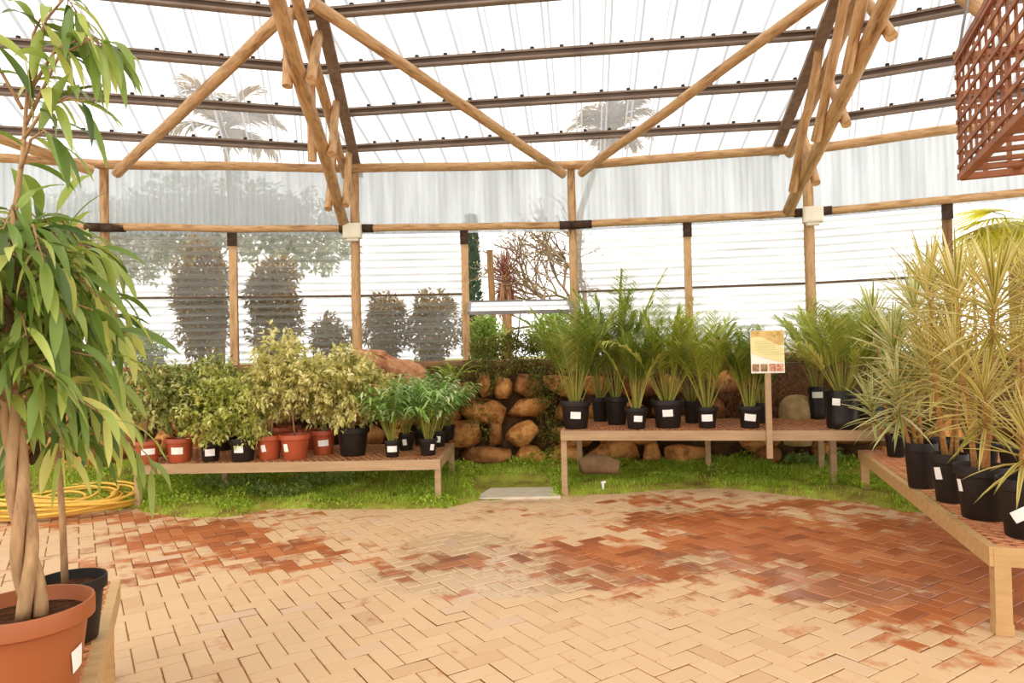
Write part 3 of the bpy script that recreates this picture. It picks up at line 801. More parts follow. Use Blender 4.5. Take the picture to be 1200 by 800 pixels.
hL = .45; LA, LB = at_z(157, 544, hL), at_z(516, 538, hL)
LLn = (LB - LA).length
bl, zL = bench('long low bench at the left carrying terracotta and black pots of small-leaved figs', LA, LB, 1.25, hL, [(.03, .03), (LLn - .03, .03), (.03, 1.22), (LLn - .03, 1.22), (LLn * .5, 1.22), (LLn * .5 - .9, .6)], rail=.1)
hR = .68; RA, RB = at_z(657, 504.5, hR), at_z(1046, 504, hR)
RLn = (RB - RA).length
br, zR = bench('long high bench by the back wall carrying black pots of feathery palms', RA, RB, 1.25, hR, [(.03, .03), (.1, 1.22), (RLn - .42, .5), (RLn - .36, 1.22), (RLn * .5, 1.22)], rail=.1)
hS = .45; SB_, SA = at_z(1165, 641, hS), at_z(1008, 527, hS)
SLn = (SA - SB_).length
# bench local +y must point away from the aisle: run from far to near
bs, zS = bench('slanting bench at the right edge carrying large black pots of spiky dracaenas', SA, SB_, 1.25, hS, [(.03, .03), (SLn - .035, .035), (.03, 1.22), (SLn - .035, 1.22)], 'benchgold', rail=.1, legw=.075)
hF = .45; FA, FB = at_z(135, 679, hF), at_z(92, 840, hF)
dF = (FA - FB).normalized()
FB2 = FA - dF * 2.0
bf, zF = bench('near bench in the left corner carrying the two tall fig trees', FB2, FA, 1.0, hF, [(.04, .04), (1.94, .04), (.04, .96), (1.94, .96), (1.3, .04)], 'benchgold', rail=.1, legw=.07)

# ------------------------------------------------------------------ pots
def pot_prof(r, h, kind):
    if kind == 'bag': return None
    rbm = r * .74; wall = .006
    return [(0, 0), (rbm * .96, 0), (rbm, .006), (lerp(rbm, r * .93, .80), h * .80), (r * .955, h * .80), (r, h * .82), (r * 1.0, h * .985), (r * .99, h), (r * .95, h), (r * .92, h * .86), (r * .88, h * .8)]
def wall_r(r, h, z): return lerp(r * .74, r * .93, z / h)
def make_pot(t, r, h, kind, sticker=None, rr=None):
    B = MB()
    if kind == 'bag':
        wob = lambda a_, z: .05 * noise.noise(V((math.cos(a_) * 2 + r * 50, math.sin(a_) * 2, z * 22)))
        B.lathe([(0, 0), (r * .9, 0), (r * .97, h * .04), (r, h * .2), (r * .97, h * .35), (r * 1.01, h * .5), (r * .98, h * .7), (r * 1.03, h * .86), (r * .99, h * .97), (r * 1.0, h), (r * .95, h), (r * .92, h * .9)], 32, wob=wob)
        p = B.build('grow_bag', 'bag', t, True)
    else:
        B.lathe(pot_prof(r, h, kind), 32); p = B.build('pot', kind, t); smooth_by_angle(p, 35)
    B = MB(); ph = R.random() * 9
    ringsz = [(0, h * .87), (r * .3, h * .865), (r * .6, h * .86), (r * .89, h * .85)]
    B.lathe(ringsz[::-1], 20, wob=None); q = B.build('soil', 'soil', t, True)
    if sticker:
        az, z0, w_, hh, tilt = sticker
        B = MB(); N = 6; gg = []
        for i in range(N + 1):
            row = []
            for j in range(3):
                u = (i / N - .5) * w_; v_ = (j / 2 - .5) * hh
                uu = u * math.cos(tilt) - v_ * math.sin(tilt); vv = u * math.sin(tilt) + v_ * math.cos(tilt)
                z = z0 * h + vv; rw = (wall_r(r, h, z) if kind != 'bag' else r * 1.035) + .003
                an = az + uu / rw
                row.append(B.vert((rw * math.cos(an), rw * math.sin(an), z)))
            gg.append(row)
        for i in range(N):
            for j in range(2): B.face(gg[i][j], gg[i + 1][j], gg[i + 1][j + 1], gg[i][j + 1])
        st = B.build('sticker', 'paper', p, True); st['label'] = 'white price sticker'
    return p

def place(px, py, z, wpx, hpx):
    """front foot of the pot seen at (px,py) on the plane z; returns centre, rim radius, height"""
    p = at_z(px, py, z); dep = p.y
    r = wpx / 2 * dep / F; h = hpx * dep / F
    v_ = V((p.x, p.y, 0)).normalized()
    return p + v_ * (r * .72), r, h
def to_cam(c): return math.atan2(-c.y, -c.x)

# plants -------------------------------------------------------------------
def fig(t, z0, blobs, mat, rr, n=800, leaf=.055, trunks=2):
    """variegated weeping fig: blobs = (cx, cy, cz, rx, rz)"""
    n = int(n * 1.7); blobs = [(a_, b_, c_, d_ * 1.1, e_ * .98) for a_, b_, c_, d_, e_ in blobs]
    tot = sum(b[3] * b[3] * b[4] for b in blobs)
    B = MB()
    for (cx, cy, cz, rx, rz) in blobs:
        c = V((cx, cy, cz)); k = int(n * rx * rx * rz / tot)
        # twigs carry leaves in sprays
        for s_ in range(max(6, k // 11)):
            u = rdir(rr); q = rr.random() ** .45
            a_ = c + V((u.x * rx * q, u.y * rx * q, u.z * rz * q))
            a_ += V((noise.noise(a_ * 6), noise.noise(a_ * 6 + V((5, 0, 0))), noise.noise(a_ * 6 + V((0, 5, 0))))) * rx * .35
            d = (u + V((0, 0, rr.uniform(-.7, .35)))).normalized(); br_t = rr.gauss(.5, .2)
            for l_ in range(11):
                p = a_ + d * (l_ * .014) + rdir(rr) * .02
                ld = (d * .6 + rdir(rr) * .9 + V((0, 0, -.35))).normalized()
                tt = br_t + rr.gauss(0, .15)
                B.leaf2(p, ld, rdir(rr) * .5 + up, leaf * rr.uniform(.7, 1.2), leaf * .5 * rr.uniform(.8, 1.2), tt - .12, tt + .28 * rr.random())
    B.build('foliage', mat, t)
    for k in range(trunks):
        B = MB(); an = rr.random() * 6.3; c = blobs[0]
        B.tube([(math.cos(an) * .02, math.sin(an) * .02, z0), (math.cos(an) * .025 + c[0] * .3, math.sin(an + .6) * .025, lerp(z0, c[2], .4)), (c[0] * .7 + math.cos(an + 1.5) * .02, c[1] + math.sin(an + 1) * .02, lerp(z0, c[2], .75)), (c[0] + math.cos(an) * .05, c[1], c[2] + c[4] * .4)], [.010, .009, .008, .004], 7)
        B.build('stem', 'bark', t, True)
    for b_ in blobs[1:]:
        B = MB(); B.tube([(blobs[0][0] * .5, 0, lerp(z0, b_[2], .3)), ((blobs[0][0] + b_[0]) / 2, b_[1] / 2, lerp(z0, b_[2], .65)), (b_[0], b_[1], b_[2])], [.008, .006, .003], 6); B.build('stem', 'bark', t, True)

def frond(Bl, Bs, b, d, L_, droop, rr, nl=16, ll=.2, lw=.018, t0=.5, start=.3, hang=.5, stem_r=.004):
    """arching rachis with paired leaflets"""
    pts = [V(b)]; dd = V(d).normalized(); n = 10; dirs = [dd.copy()]
    for k in range(n):
        pts.append(pts[-1] + dd * (L_ / n)); dd = (dd + V((0, 0, -1)) * droop / n * (k / n * 1.6 + .2)).normalized(); dirs.append(dd.copy())
    Bs.tube(pts, [lerp(stem_r, stem_r * .3, k / n) for k in range(n + 1)], 5, t0 + rr.gauss(0, .1), False)
    side = dirs[0].cross(up); side = side.normalized() if side.length > 1e-3 else V((1, 0, 0))
    for i in range(nl):
        u = lerp(start, 1, (i + .5) / nl); k = min(n - 1, int(u * n)); f = u * n - k
        p = lerp(pts[k], pts[k + 1], f); tg = dirs[k]
        sd = tg.cross(up); sd = sd.normalized() if sd.length > .05 else side
        l_ = ll * (math.sin(PI * (.12 + .8 * (i + .5) / nl)) ** .6) * rr.uniform(.85, 1.15)
        for sg in (-1, 1):
            ld = (tg * .95 + sd * sg * .72 + V((0, 0, rr.uniform(0, .22)))).normalized()
            tt = t0 + rr.gauss(0, .14)
            Bl.leafstrip(p, ld, V((0, 0, 1)) if abs(ld.z) < .95 else V((1, 0, 0)), l_, lw * rr.uniform(.8, 1.2), hang * rr.uniform(.6, 1.4), 3, tt, tt + .06, .15, dt=.12)

def palm(t, z0, H, W, mat, rr, n=14, nl=15, ll=.2, lw=.017, stalk_r=.006, base_r=.06, hang=1.1):
    """clump of upright stalks with feathery arching fronds, total height H above z0, half-width W"""
    Bl, Bs = MB(), MB()
    for k in range(n):
        a_ = k * 2.39996 + rr.uniform(-.4, .4); q = rr.random() ** .6
        b = V((math.cos(a_), math.sin(a_), 0)) * base_r * q * .7 + V((0, 0, z0))
        hh = H * rr.uniform(.7, 1.12) * (1 - .18 * q)
        spread = W / H * (.15 + .75 * q) * rr.uniform(.6, 1.1)
        d = V((math.cos(a_) * spread, math.sin(a_) * spread, 1)).normalized()
        frond(Bl, Bs, b, d, hh * (1.05 + .25 * q), .45 + 1.15 * q * rr.uniform(.5, 1.2), rr, nl, ll, lw, .5 + rr.gauss(0, .15), .40, hang, stalk_r)
    Bl.build('fronds', mat, t, True)
    Bs.build('stalks', 'stalk', t, True)

def rosette(B, c, axis, rr, n=55, L_=.35, W=.022, t0=.6, droop=.5, spread=1.0):
    ax_ = V(axis).normalized(); x = ax_.orthogonal().normalized(); y = ax_.cross(x)
    for k in range(n):
        a_ = k * 2.39996 + rr.uniform(-.2, .2); u = (k + .5) / n      # u 0 = lowest, outward/downward ; 1 = upright centre
        el = lerp(-.45, 1.35, u ** .9) * spread + rr.gauss(0, .1)
        d = (x * math.cos(a_) + y * math.sin(a_)) * math.cos(el) + ax_ * math.sin(el)
        b = c - ax_ * (L_ * .6 * (1 - u)) + d * .008
        tt = t0 - .08 + rr.gauss(0, .17) - (1 - u) * .12
        B.leafstrip(b, d, ax_ if abs(d.dot(ax_)) < .97 else x, L_ * rr.uniform(.8, 1.12) * (.75 + .25 * math.sin(PI * u)), W * rr.uniform(.85, 1.15), droop * rr.uniform(.4, 1.3) * (1 - u * .6), 4, tt - .4, tt + .16, .25, lambda s: (min(1, s * 5 + .5)) * (1 - s ** 2.2))

def dracaena(t, z0, canes, mat, rr, n=55, L_=.34, W=.022, t0=.6):
    """canes = (dx, dy, height, lean azimuth)"""
    B = MB(); 
    for (dx, dy, hh, *rest) in canes:
        top = V((dx, dy, z0 + hh)); b = V((dx * .35 + rr.uniform(-.03, .03), dy * .35 + rr.uniform(-.03, .03), z0))
        md = lerp(b, top, .55) + V((rr.uniform(-.02, .02), rr.uniform(-.02, .02), 0))
        S_ = MB(); S_.tube([b, lerp(b, md, .5), md, lerp(md, top, .5), top], [.014, .013, .012, .012, .011], 7); S_.build('cane', 'cane', t, True)
        rosette(B, top, (top - md).normalized() + up * .6, rr, int((rest[0] if rest else n) * .95), (rest[1] if len(rest) > 1 else L_) * 1.15, W, t0)
    B.build('leaves', mat, t, True)

def pt(name, label, cat, px, py, z, wpx, hpx, kind, group, sticker=None):
    c, r, h = place(px, py, z, wpx, hpx)
    t = thing(name, label, cat, c, 0, group)
    if sticker:
        daz, zf, w_, hh, tilt = sticker
        sticker = (to_cam(c) + daz, zf, w_ * c.y / F, hh * c.y / F, tilt)
    make_pot(t, r, h, kind, sticker)
    return t, r, h, c
def rel(c, px, py):            # pixel -> local offset at the plant's depth
    q = at_y(px, py, c.y); return V((q.x - c.x, 0, q.z - c.z))

# --- figs on the left bench
GF = 'small-leaved figs on the left bench'
def figpot(px, py, w, h, kind, label, blobs, mat, seed, n, st, back=0, leaf=.07, trunks=2):
    rr = random.Random(seed)
    t, r, hh, c = pt('potted_fig', label, 'potted plant', px, py, zL, w, h, kind, GF, st)
    bl_ = []
    for (bx, by, rx, ry, dy) in blobs:
        o_ = rel(c, bx, by); k = c.y / F
        bl_.append((o_.x, dy, o_.z + 3 * k, rx * k, ry * k))
    fig(t, hh * .86, bl_, mat, rr, n, leaf, trunks)
    return t
figpot(173, 544, 30, 27, 'terra', 'green-leaved fig in a terracotta pot, at the left end of the low bench', [(176, 466, 26, 32, 0), (172, 446, 14, 12, 0)], 'ficus_green', 1, 900, (.05, .55, 15, 7, 0))
figpot(211, 542, 32, 28, 'terra', 'green-leaved fig in a terracotta pot, second pot from the left end of the low bench', [(210, 470, 28, 30, .05), (222, 448, 22, 14, .1)], 'ficus_green', 2, 900, (-.25, .5, 13, 8, -.03))
figpot(247, 541, 24, 22, 'black', 'lime-leaved fig in a small black pot beside the terracotta pots of the low bench', [(246, 485, 28, 30, 0), (236, 462, 24, 22, .05)], 'ficus_lime', 3, 1100, (-.1, .5, 11, 8, 0))
figpot(285, 541, 32, 27, 'black', 'lime-leaved fig in a wider black pot, middle of the low bench', [(282, 482, 28, 34, 0), (266, 466, 20, 22, .1)], 'ficus_lime', 4, 1100, (-.4, .55, 11, 8, 0))
figpot(262, 528, 26, 24, 'black', 'green-leaved bushy fig in a black pot in the back row of the low bench', [(240, 448, 30, 18, 0), (262, 455, 26, 20, 0)], 'ficus_green', 5, 900, None)
figpot(316, 539, 31, 28, 'terra', 'thin-stemmed fig in a terracotta pot with a sideways sticker on the low bench', [(318, 456, 22, 32, 0)], 'ficus_cream', 6, 600, (-.55, .5, 6, 8, .2))
figpot(346, 539, 36, 29, 'terra', 'tallest cream-leaved fig in a terracotta pot on the low bench', [(332, 428, 26, 30, 0), (348, 452, 30, 26, .05), (326, 412, 16, 18, 0)], 'ficus_cream', 7, 1500, (-.75, .5, 6, 9, .1))
figpot(337, 525, 32, 24, 'terra', 'cream-leaved fig in a terracotta pot behind the tallest fig of the low bench', [(352, 446, 24, 30, 0), (330, 470, 18, 16, 0)], 'ficus_cream', 8, 700, None)
figpot(379, 533, 30, 28, 'terra', 'cream-leaved fig in a terracotta pot left of the big black pot', [(376, 462, 22, 32, 0)], 'ficus_cream', 9, 800, (.0, .5, 12, 7, .05))
figpot(362, 527, 26, 24, 'terra', 'thin fig in a terracotta pot half hidden between two terracotta pots', [(362, 448, 20, 24, 0)], 'ficus_cream', 10, 500, None)
figpot(414, 535, 39, 33, 'black', 'dense cream ball-shaped fig in the largest black pot of the low bench', [(408, 458, 34, 40, 0), (420, 448, 24, 24, .05), (392, 452, 20, 28, 0)], 'ficus_cream', 11, 2200, None)

# --- small parlour palms
GP = 'small palms in black pots at the right end of the low bench'
def spalm(px, py, w, h, label, top, half, seed, st, mat='parlour'):
    rr = random.Random(seed)
    t, r, hh, c = pt('parlour_palm', label, 'potted plant', px, py, zL, w, h, 'black', GP, st)
    z0 = hh * .86; H = rel(c, px, top).z - z0
    palm(t, z0, H * 1.12, half * 1.25 * c.y / F, mat, rr, 26, 7, .19, .030, .004, r * .6, 1.4)
spalm(460, 536, 20, 20, 'small bright green palm, front left of its group beside the cream ball fig', 456, 26, 31, (-.05, .5, 12, 7, 0))
spalm(476, 528, 20, 20, 'small bright green palm half hidden behind the front left small palm', 454, 24, 32, (-.2, .5, 5, 7, .1))
spalm(502, 534, 23, 20, 'small bright green palm in a black pot, front right near the bench corner', 454, 28, 33, (.5, .5, 5, 7, -.1))
spalm(513, 524, 22, 19, 'small bright green palm behind the front right small palm', 450, 26, 34, (.1, .5, 5, 7, -.1))
spalm(524, 516, 20, 17, 'small bright green palm rearmost at the right end of the low bench', 450, 24, 35, None)
spalm(494, 522, 20, 18, 'small bright green palm in the middle back of the small palm group', 456, 22, 36, None)

# --- feathery palms on the high bench
GA = 'feathery palms in black pots on the high bench'
def apalm(px, py, w, h, label, top, half, seed, st, kind='black', mat='palm', n=15, ll=.2, tips=None):
    rr = random.Random(seed)
    t, r, hh, c = pt('feather_palm', label, 'potted plant', px, py, zR, w, h, kind, GA, st)
    z0 = hh * .86; H = rel(c, px, top).z - z0
    palm(t, z0, H * .98, half * 1.35 * c.y / F, mat, rr, int(n * 1.7), 22, ll * 1.3, .0145, .006, r * .5, .65)
apalm(675, 503, 37, 33, 'feathery palm in a wide black pot at the left end of the high bench', 366, 48, 41, (.0, .5, 12, 8, -.05), n=20)
apalm(723, 498, 28, 33, 'tallest feathery palm with a pale upright tip, second row of the high bench', 332, 46, 42, None, n=16)
apalm(704, 494, 22, 28, 'dark feathery palm behind the two leftmost palms of the high bench', 372, 40, 43, None, n=14)
apalm(746, 503, 27, 25, 'shorter feathery palm in a small black pot between the tall palms of the high bench', 382, 30, 44, (.2, .5, 10, 7, -.05), n=12, ll=.17)
apalm(783, 502, 38, 33, 'feathery palm in a wide black pot in the middle of the high bench', 358, 52, 45, (.0, .55, 12, 8, .05), n=20, mat='palm_lime')
apalm(811, 496, 20, 26, 'feathery palm in the back row right of the middle palm', 376, 40, 46, None, n=12)
apalm(829, 502, 25, 25, 'loose feathery palm in a small black pot left of the gap before the sign', 376, 42, 47, (.0, .5, 13, 8, .03), n=15, mat='palm_lime')
apalm(879, 502, 28, 26, 'narrow feathery palm in a black pot just left of the sign post', 394, 26, 48, (.05, .5, 13, 8, -.1), n=17, ll=.16)
apalm(893, 496, 22, 24, 'feathery palm behind the sign board', 392, 26, 49, None, n=10, ll=.16)
apalm(958, 491, 18, 38, 'palm in a slim black grow bag behind the pale boulder side of the sign', 372, 40, 50, (.1, .75, 12, 7, .02), 'bag', 'palm_lime', 12)
apalm(988, 503, 36, 45, 'bushy lime green palm in a large black grow bag right of the sign', 352, 60, 51, (-.35, .72, 9, 8, -.05), 'bag', 'palm_lime', 24, .22)
apalm(1021, 495, 28, 36, 'dark leaved palm in a black grow bag at the right end of the high bench', 366, 44, 52, None, 'bag', 'palm', 14)

# --- dracaenas on the slanting bench
GD = 'spiky dracaenas in black pots on the slanting bench'
def dpot(px, py, w, h, label, heads, seed, st, mat='drac', n=52, Lf=.34, W=.022, t0=.6):
    rr = random.Random(seed)
    t, r, hh, c = pt('dracaena', label, 'potted plant', px, py, zS, w, h, 'black', GD, st)
    z0 = hh * .86; canes = []
    for (hx, hy, dy, *rest) in heads:
        q = at_y(hx, hy, c.y + dy) - c
        canes.append((q.x, dy, q.z - z0, *rest))
    dracaena(t, z0, canes, mat, rr, n, Lf, W, t0)
dpot(1050, 536, 24, 26, 'green and cream dracaena with broad low leaves at the far end of the slanting bench', [(1022, 366, .1), (1046, 430, 0), (1060, 470, -.1), (1020, 470, 0, 30)], 61, None, 'drac_green', 46, .36, .034, .65)
dpot(1080, 573, 37, 53, 'dracaena in a tall black pot nearest the far front corner of the slanting bench', [(1045, 400, 0), (1072, 352, .1), (1078, 420, -.1), (1050, 450, -.1)], 62, None, 'drac_green', 60, .38, .026, .75)
dpot(1114, 590, 40, 57, 'dracaena in a black pot with tilted sticker, second along the slanting bench front', [(1086, 330, .1), (1120, 350, 0), (1090, 410, -.1), (1126, 440, 0)], 63, (-.75, .6, 9, 14, .15), 'drac', 62, .4, .022)
dpot(1153, 611, 60, 63, 'large dracaena in the widest black pot in front on the slanting bench', [(1166, 338, -.35, 92, .44), (1120, 330, .15), (1152, 455, -.3, 60, .38), (1120, 410, 0)], 64, (-1.05, .62, 8, 14, .15), 'drac', 66, .4, .022, .68)
dpot(1206, 634, 64, 70, 'dracaena at the right picture edge with a large tilted sticker on its black pot', [(1228, 330, 0), (1205, 500, -.1, 50, .34), (1240, 420, 0)], 65, (-.2, .45, 24, 13, .6), 'drac', 60, .4, .024, .68)
dpot(1110, 545, 34, 30, 'dracaena in the back row behind the tall pots of the slanting bench', [(1092, 322, .1), (1100, 400, 0)], 66, None, 'drac', 56, .4, .022)
dpot(1150, 552, 40, 34, 'dracaena in the back row behind the widest pot of the slanting bench', [(1140, 318, .1), (1165, 400, 0)], 67, None, 'drac', 56, .4, .022)
dpot(1195, 560, 44, 36, 'dracaena in the back row at the right picture edge', [(1200, 320, .1), (1192, 400, 0)], 68, None, 'drac', 56, .42, .022)

# --- tall figs on the near left bench
GT = 'tall long-leaved figs on the near bench'
def longfig(t, twigs, rr, n_leaf, mat='alii', Lf=(.15, .22), W=.036):
    """twigs: list of polylines (local); leaves hang alternately along each"""
    B, S_ = MB(), MB()
    for pts in twigs:
        S_.tube(pts, [lerp(.006, .002, k / (len(pts) - 1)) for k in range(len(pts))], 5)
        n = max(3, int(n_leaf * sum((b - a).length for a, b in zip(pts, pts[1:]))))
        for i in range(n):
            u = (i + .6) / n * (len(pts) - 1); k = min(len(pts) - 2, int(u)); p = lerp(pts[k], pts[k + 1], u - k)
            tg = (pts[k + 1] - pts[k]).normalized(); a_ = i * 2.4 + rr.uniform(-.5, .5)
            x = tg.orthogonal().normalized(); y = tg.cross(x)
            out = x * math.cos(a_) + y * math.sin(a_)
            hz = V((tg.x, tg.y, 0))
            d = (out * .55 + tg * .6 + V((0, 0, rr.uniform(-.55, .1)))).normalized()
            L_ = rr.uniform(*Lf); tt = rr.gauss(.42, .24)
            sd = V((rr.gauss(0, .5), rr.gauss(0, .5), 1)).normalized()
            S_.tube([p, p + d * .018], .0018, 4, cap=False)
            B.leafstrip(p + d * .018, d, sd, L_, W * rr.uniform(.8, 1.2), rr.uniform(.9, 2.0), 6, tt, tt + .05, .14, lambda s: (math.sin(PI * min(1, s * .93 + .07)) ** .75) * (1 - .35 * s), dt=.1)
    B.build('foliage', mat, t, True); S_.build('twigs', 'bark', t, True)

rr = random.Random(77)
c1 = V((-1.53, 2.14, zF))
t = thing('fig_tree', 'tall fig with braided trunk in a big terracotta pot, in the left corner', 'potted tree', c1, 0, GT)
make_pot(t, .185, .30, 'terra2', (to_cam(c1) + 1.0, .42, .05, .075, .25))
zs = .26
for k in range(3):
    B = MB(); pts = []
    for i in range(26):
        u = i / 25; z = lerp(zs, 1.02, u); a_ = 2 * PI * (k / 3 + u * 1.15); rad = lerp(.026, .014, u)
        pts.append(V((lerp(.02, -.055, u) + rad * math.cos(a_), rad * math.sin(a_), z)))
    B.tube(pts, [lerp(.021, .013, i / 25) for i in range(26)], 10); B.build('trunk', 'bark', t, True)
B = MB(); B.tube([V((-.055, 0, .98)), V((-.05, 0, 1.2)), V((-.03, 0, 1.5)), V((.0, 0, 1.7)), V((.02, 0, 1.95))], [.018, .013, .009, .007, .004], 8); B.build('trunk', 'bark', t, True)
tw = []
for k in range(46):
    u = k / 46; z = lerp(.88, 1.46, u ** .9); a_ = k * 2.39996; out = V((math.cos(a_), math.sin(a_), 0))
    L_ = rr.uniform(.2, .36) * (1 - .35 * u); st_ = V((lerp(-.05, 0, u), 0, z)); e1 = st_ + out * L_ * .5 + V((0, 0, .09)); e2 = st_ + out * L_ + V((0, 0, .03 + rr.uniform(-.1, .05)))
    tw.append([st_, e1, e2])
# the airy tip reaching up and right
for (dx, dz, ex, ez) in ((.02, 1.85, .14, .34), (.01, 1.8, .24, .26), (.02, 1.9, .2, .16), (0, 1.75, .17, .12), (.0, 1.85, -.12, .16), (-.01, 1.65, .1, .12), (.02, 1.9, .06, .22)):
    s0 = V((dx, 0, dz)); tw.append([s0, s0 + V((ex * .5, -.02, ez * .8)), s0 + V((ex, -.03, ez)), s0 + V((ex * 1.25, -.03, ez * .85))])
longfig(t, tw, rr, 38)

rr = random.Random(78)
c2 = V((-1.69, 2.6, zF))
t = thing('fig_tree', 'slender long-leaved fig in a black pot behind the braided fig', 'potted tree', c2, 0, GT)
make_pot(t, .122, .235, 'black')
B = MB(); B.tube([V((-.02, 0, .2)), V((-.03, .0, .5)), V((-.055, 0, .8)), V((-.03, 0, 1.2)), V((0, 0, 1.6))], [.013, .011, .01, .008, .004], 9); B.build('trunk', 'bark', t, True)
tw = []
for k in range(34):
    u = k / 34; z = lerp(.72, 1.55, u); a_ = k * 2.39996 + .5; out = V((math.cos(a_), math.sin(a_), 0))
    L_ = rr.uniform(.18, .34) * (1 - .25 * u); st_ = V((-.03, 0, z))
    tw.append([st_, st_ + out * L_ * .5 + V((0, 0, .08)), st_ + out * L_ + V((0, 0, rr.uniform(-.12, .03)))])
longfig(t, tw, rr, 36, 'alii', (.15, .23))

# ------------------------------------------------------------------ sign
c = at_z(900, 515, hR - .08); c.z = 0
sy = c.y - .05
t = thing('plant_sign', 'cream and yellow information sign on a wooden post clamped to the high bench front', 'sign', V((c.x, sy, 0)), -.1)
k = sy / F
ztop = at_y(902, 387, sy).z; zbot = at_y(902, 437, sy).z; Wd = 38 * k
B = MB(); B.box((0, .02, (.42 + zbot + .1) / 2), (.055, .035, zbot + .1 - .42)); B.build('post', 'benchwood', t)
B = MB(); B.box((0, 0, (ztop + zbot) / 2), (Wd, .012, ztop - zbot)); bd = B.build('board', 'signwhite', t)
H_ = ztop - zbot; zc_ = (ztop + zbot) / 2
B = MB(); B.box((0, -.0075, zc_ + H_ * .32), (Wd * .98, .002, H_ * .34)); B.build('photo_strip', 'signgold', bd)
# swooping cream panel
B = MB(); N = 20; yy = -.0095; topp = []; bot = []
for i in range(N + 1):
    u = i / N; x = lerp(-Wd / 2, Wd / 2, u) * .985
    zt = zc_ + H_ * (.30 + .06 * math.sin(PI * min(1, u * 1.6 + .2)) - .28 * max(0, u - .35) ** 1.5 * 1.6)
    zb = zc_ + H_ * (-.02 - .24 * u ** .8 + (.05 if u > .98 else 0))
    topp.append(B.vert((x, yy, zt))); bot.append(B.vert((x, yy, zb)))
for i in range(N): B.face(bot[i], bot[i + 1], topp[i + 1], topp[i])
B.build('cream_panel', 'signcream', bd)
B = MB()
for q in range(7):
    z = zc_ + H_ * (.24 - q * .05); w_ = Wd * (.62 if q else .4); x0 = -Wd * .42 + max(0, q - 4) * Wd * .12
    B.box((x0 + w_ / 2 + .01, -.0105, z), (w_, .001, H_ * .012))
B.build('print_lines', 'signtext', bd)
for q, mt in ((-.37, 'photo1'), (-.12, 'photo1'), (.13, 'photo2'), (.36, 'photo2')):
    B = MB(); B.box((q * Wd, -.0115, zc_ - H_ * .37), (Wd * .2, .002, H_ * .17)); B.build('picture', mt, bd)

# ------------------------------------------------------------------ hose coil and tap post
rr = random.Random(5)
c = G(52, 603); hose = MB(); pts = []
for i in range(760):
    u = i / 759; a_ = u * 2 * PI * 15.3; rad = .50 + .20 * math.sin(u * 17) + .06 * math.sin(u * 41)
    z = .03 + .14 * (0.5 + .5 * math.sin(u * 29 + 1)) + .03 * math.sin(a_ * 1.7)
    pts.append(V((c.x + (rad) * math.cos(a_) * 1.12, c.y + rad * math.sin(a_) * .8 + .18, max(.018, z))))
hose.tube(pts, .014, 7)
tag(hose.build('garden_hose', 'hose', None, True), 'yellow garden hose lying in a loose coil on the paving at the left', 'hose')
c = at_y(26, 600, 7.9); c.z = 0
t = thing('tap_stand', 'upright tap stand with red collar and hanging yellow hose, left behind the coil', 'tap', c)
B = MB(); B.box((-.22, 0, .42), (.05, .05, .84)); B.build('stake', 'benchwood', t)
B = MB(); B.tube([V((0, 0, .75)), V((.02, 0, .4)), V((.0, -.05, .05))], .022, 8); B.build('hose_end', 'hose', t, True)
B = MB(); B.tube([V((0, 0, .74)), V((0, 0, .86))], .03, 10); B.build('collar', 'redplastic', t, True)
B = MB(); B.tube([V((0, 0, .86)), V((0, 0, .98)), V((-.02, 0, 1.06))], .02, 10); B.build('tap', 'white', t, True)

# ------------------------------------------------------------------ hanging lattice box
far = V((2.0, 3.0, 2.24)); dn = V((-.376, -.926, 0)).normalized(); dr = V((.926, -.376, 0)).normalized()
t = thing('lattice_box', 'red-brown wooden lattice box hanging in the upper right corner', 'hanging box', far)
Lb, Wb, Hb = 1.0, .8, .53
def face_lat(name, o_, d1, L1, nrm):
    B = MB(); n_h = 8; s_ = .017
    for k in range(n_h):
        z = Hb * (k + .5) / n_h + .01; B.bar(o_ + nrm * .012 + V((0, 0, z)), o_ + d1 * L1 + nrm * .012 + V((0, 0, z)), .008, s_)
    B.build(name + '_rails', 'lattice', t)
    B = MB(); n_v = int(L1 / .085)
    for k in range(n_v + 1):
        x = L1 * k / n_v; B.bar(o_ + d1 * x, o_ + d1 * x + V((0, 0, Hb)), .018, .007, up=nrm)
    B.build(name + '_slats', 'lattice', t)
z0 = V((0, 0, 0))
face_lat('side', z0, dn, Lb, -dr); face_lat('side', dr * Wb, dn, Lb, dr); face_lat('end', z0, dr, Wb, -dn); face_lat('end', dn * Lb, dr, Wb, dn)
for nm_, hz_ in (('bottom_frame', 0), ('top_frame', Hb)):
    B = MB()
    for a_, b_ in ((z0, dn * Lb), (dr * Wb, dr * Wb + dn * Lb), (z0, dr * Wb), (dn * Lb, dn * Lb + dr * Wb)): B.bar(a_ + V((0, 0, hz_)), b_ + V((0, 0, hz_)), .035, .026)
    B.build(nm_, 'lattice', t)
B = MB()
for k in range(1, 7): B.bar(dn * (Lb * k / 7), dn * (Lb * k / 7) + dr * Wb, .03, .014)
for k in range(1, 4): B.bar(dr * (Wb * k / 4) + V((0, 0, .014)), dr * (Wb * k / 4) + dn * Lb + V((0, 0, .014)), .03, .014)
B.build('floor_slats', 'lattice', t)
for k, (a_, b_) in enumerate(((0, 0), (1, 0), (0, 1), (1, 1))):
    q = dn * Lb * a_ + dr * Wb * b_ + V((0, 0, Hb)); B = MB(); B.tube([q, q + (dn * Lb * .5 + dr * Wb * .5 - dn * Lb * a_ - dr * Wb * b_) * .8 + V((0, 0, 2.1))], .006, 6); B.build('chain', 'chain', t)

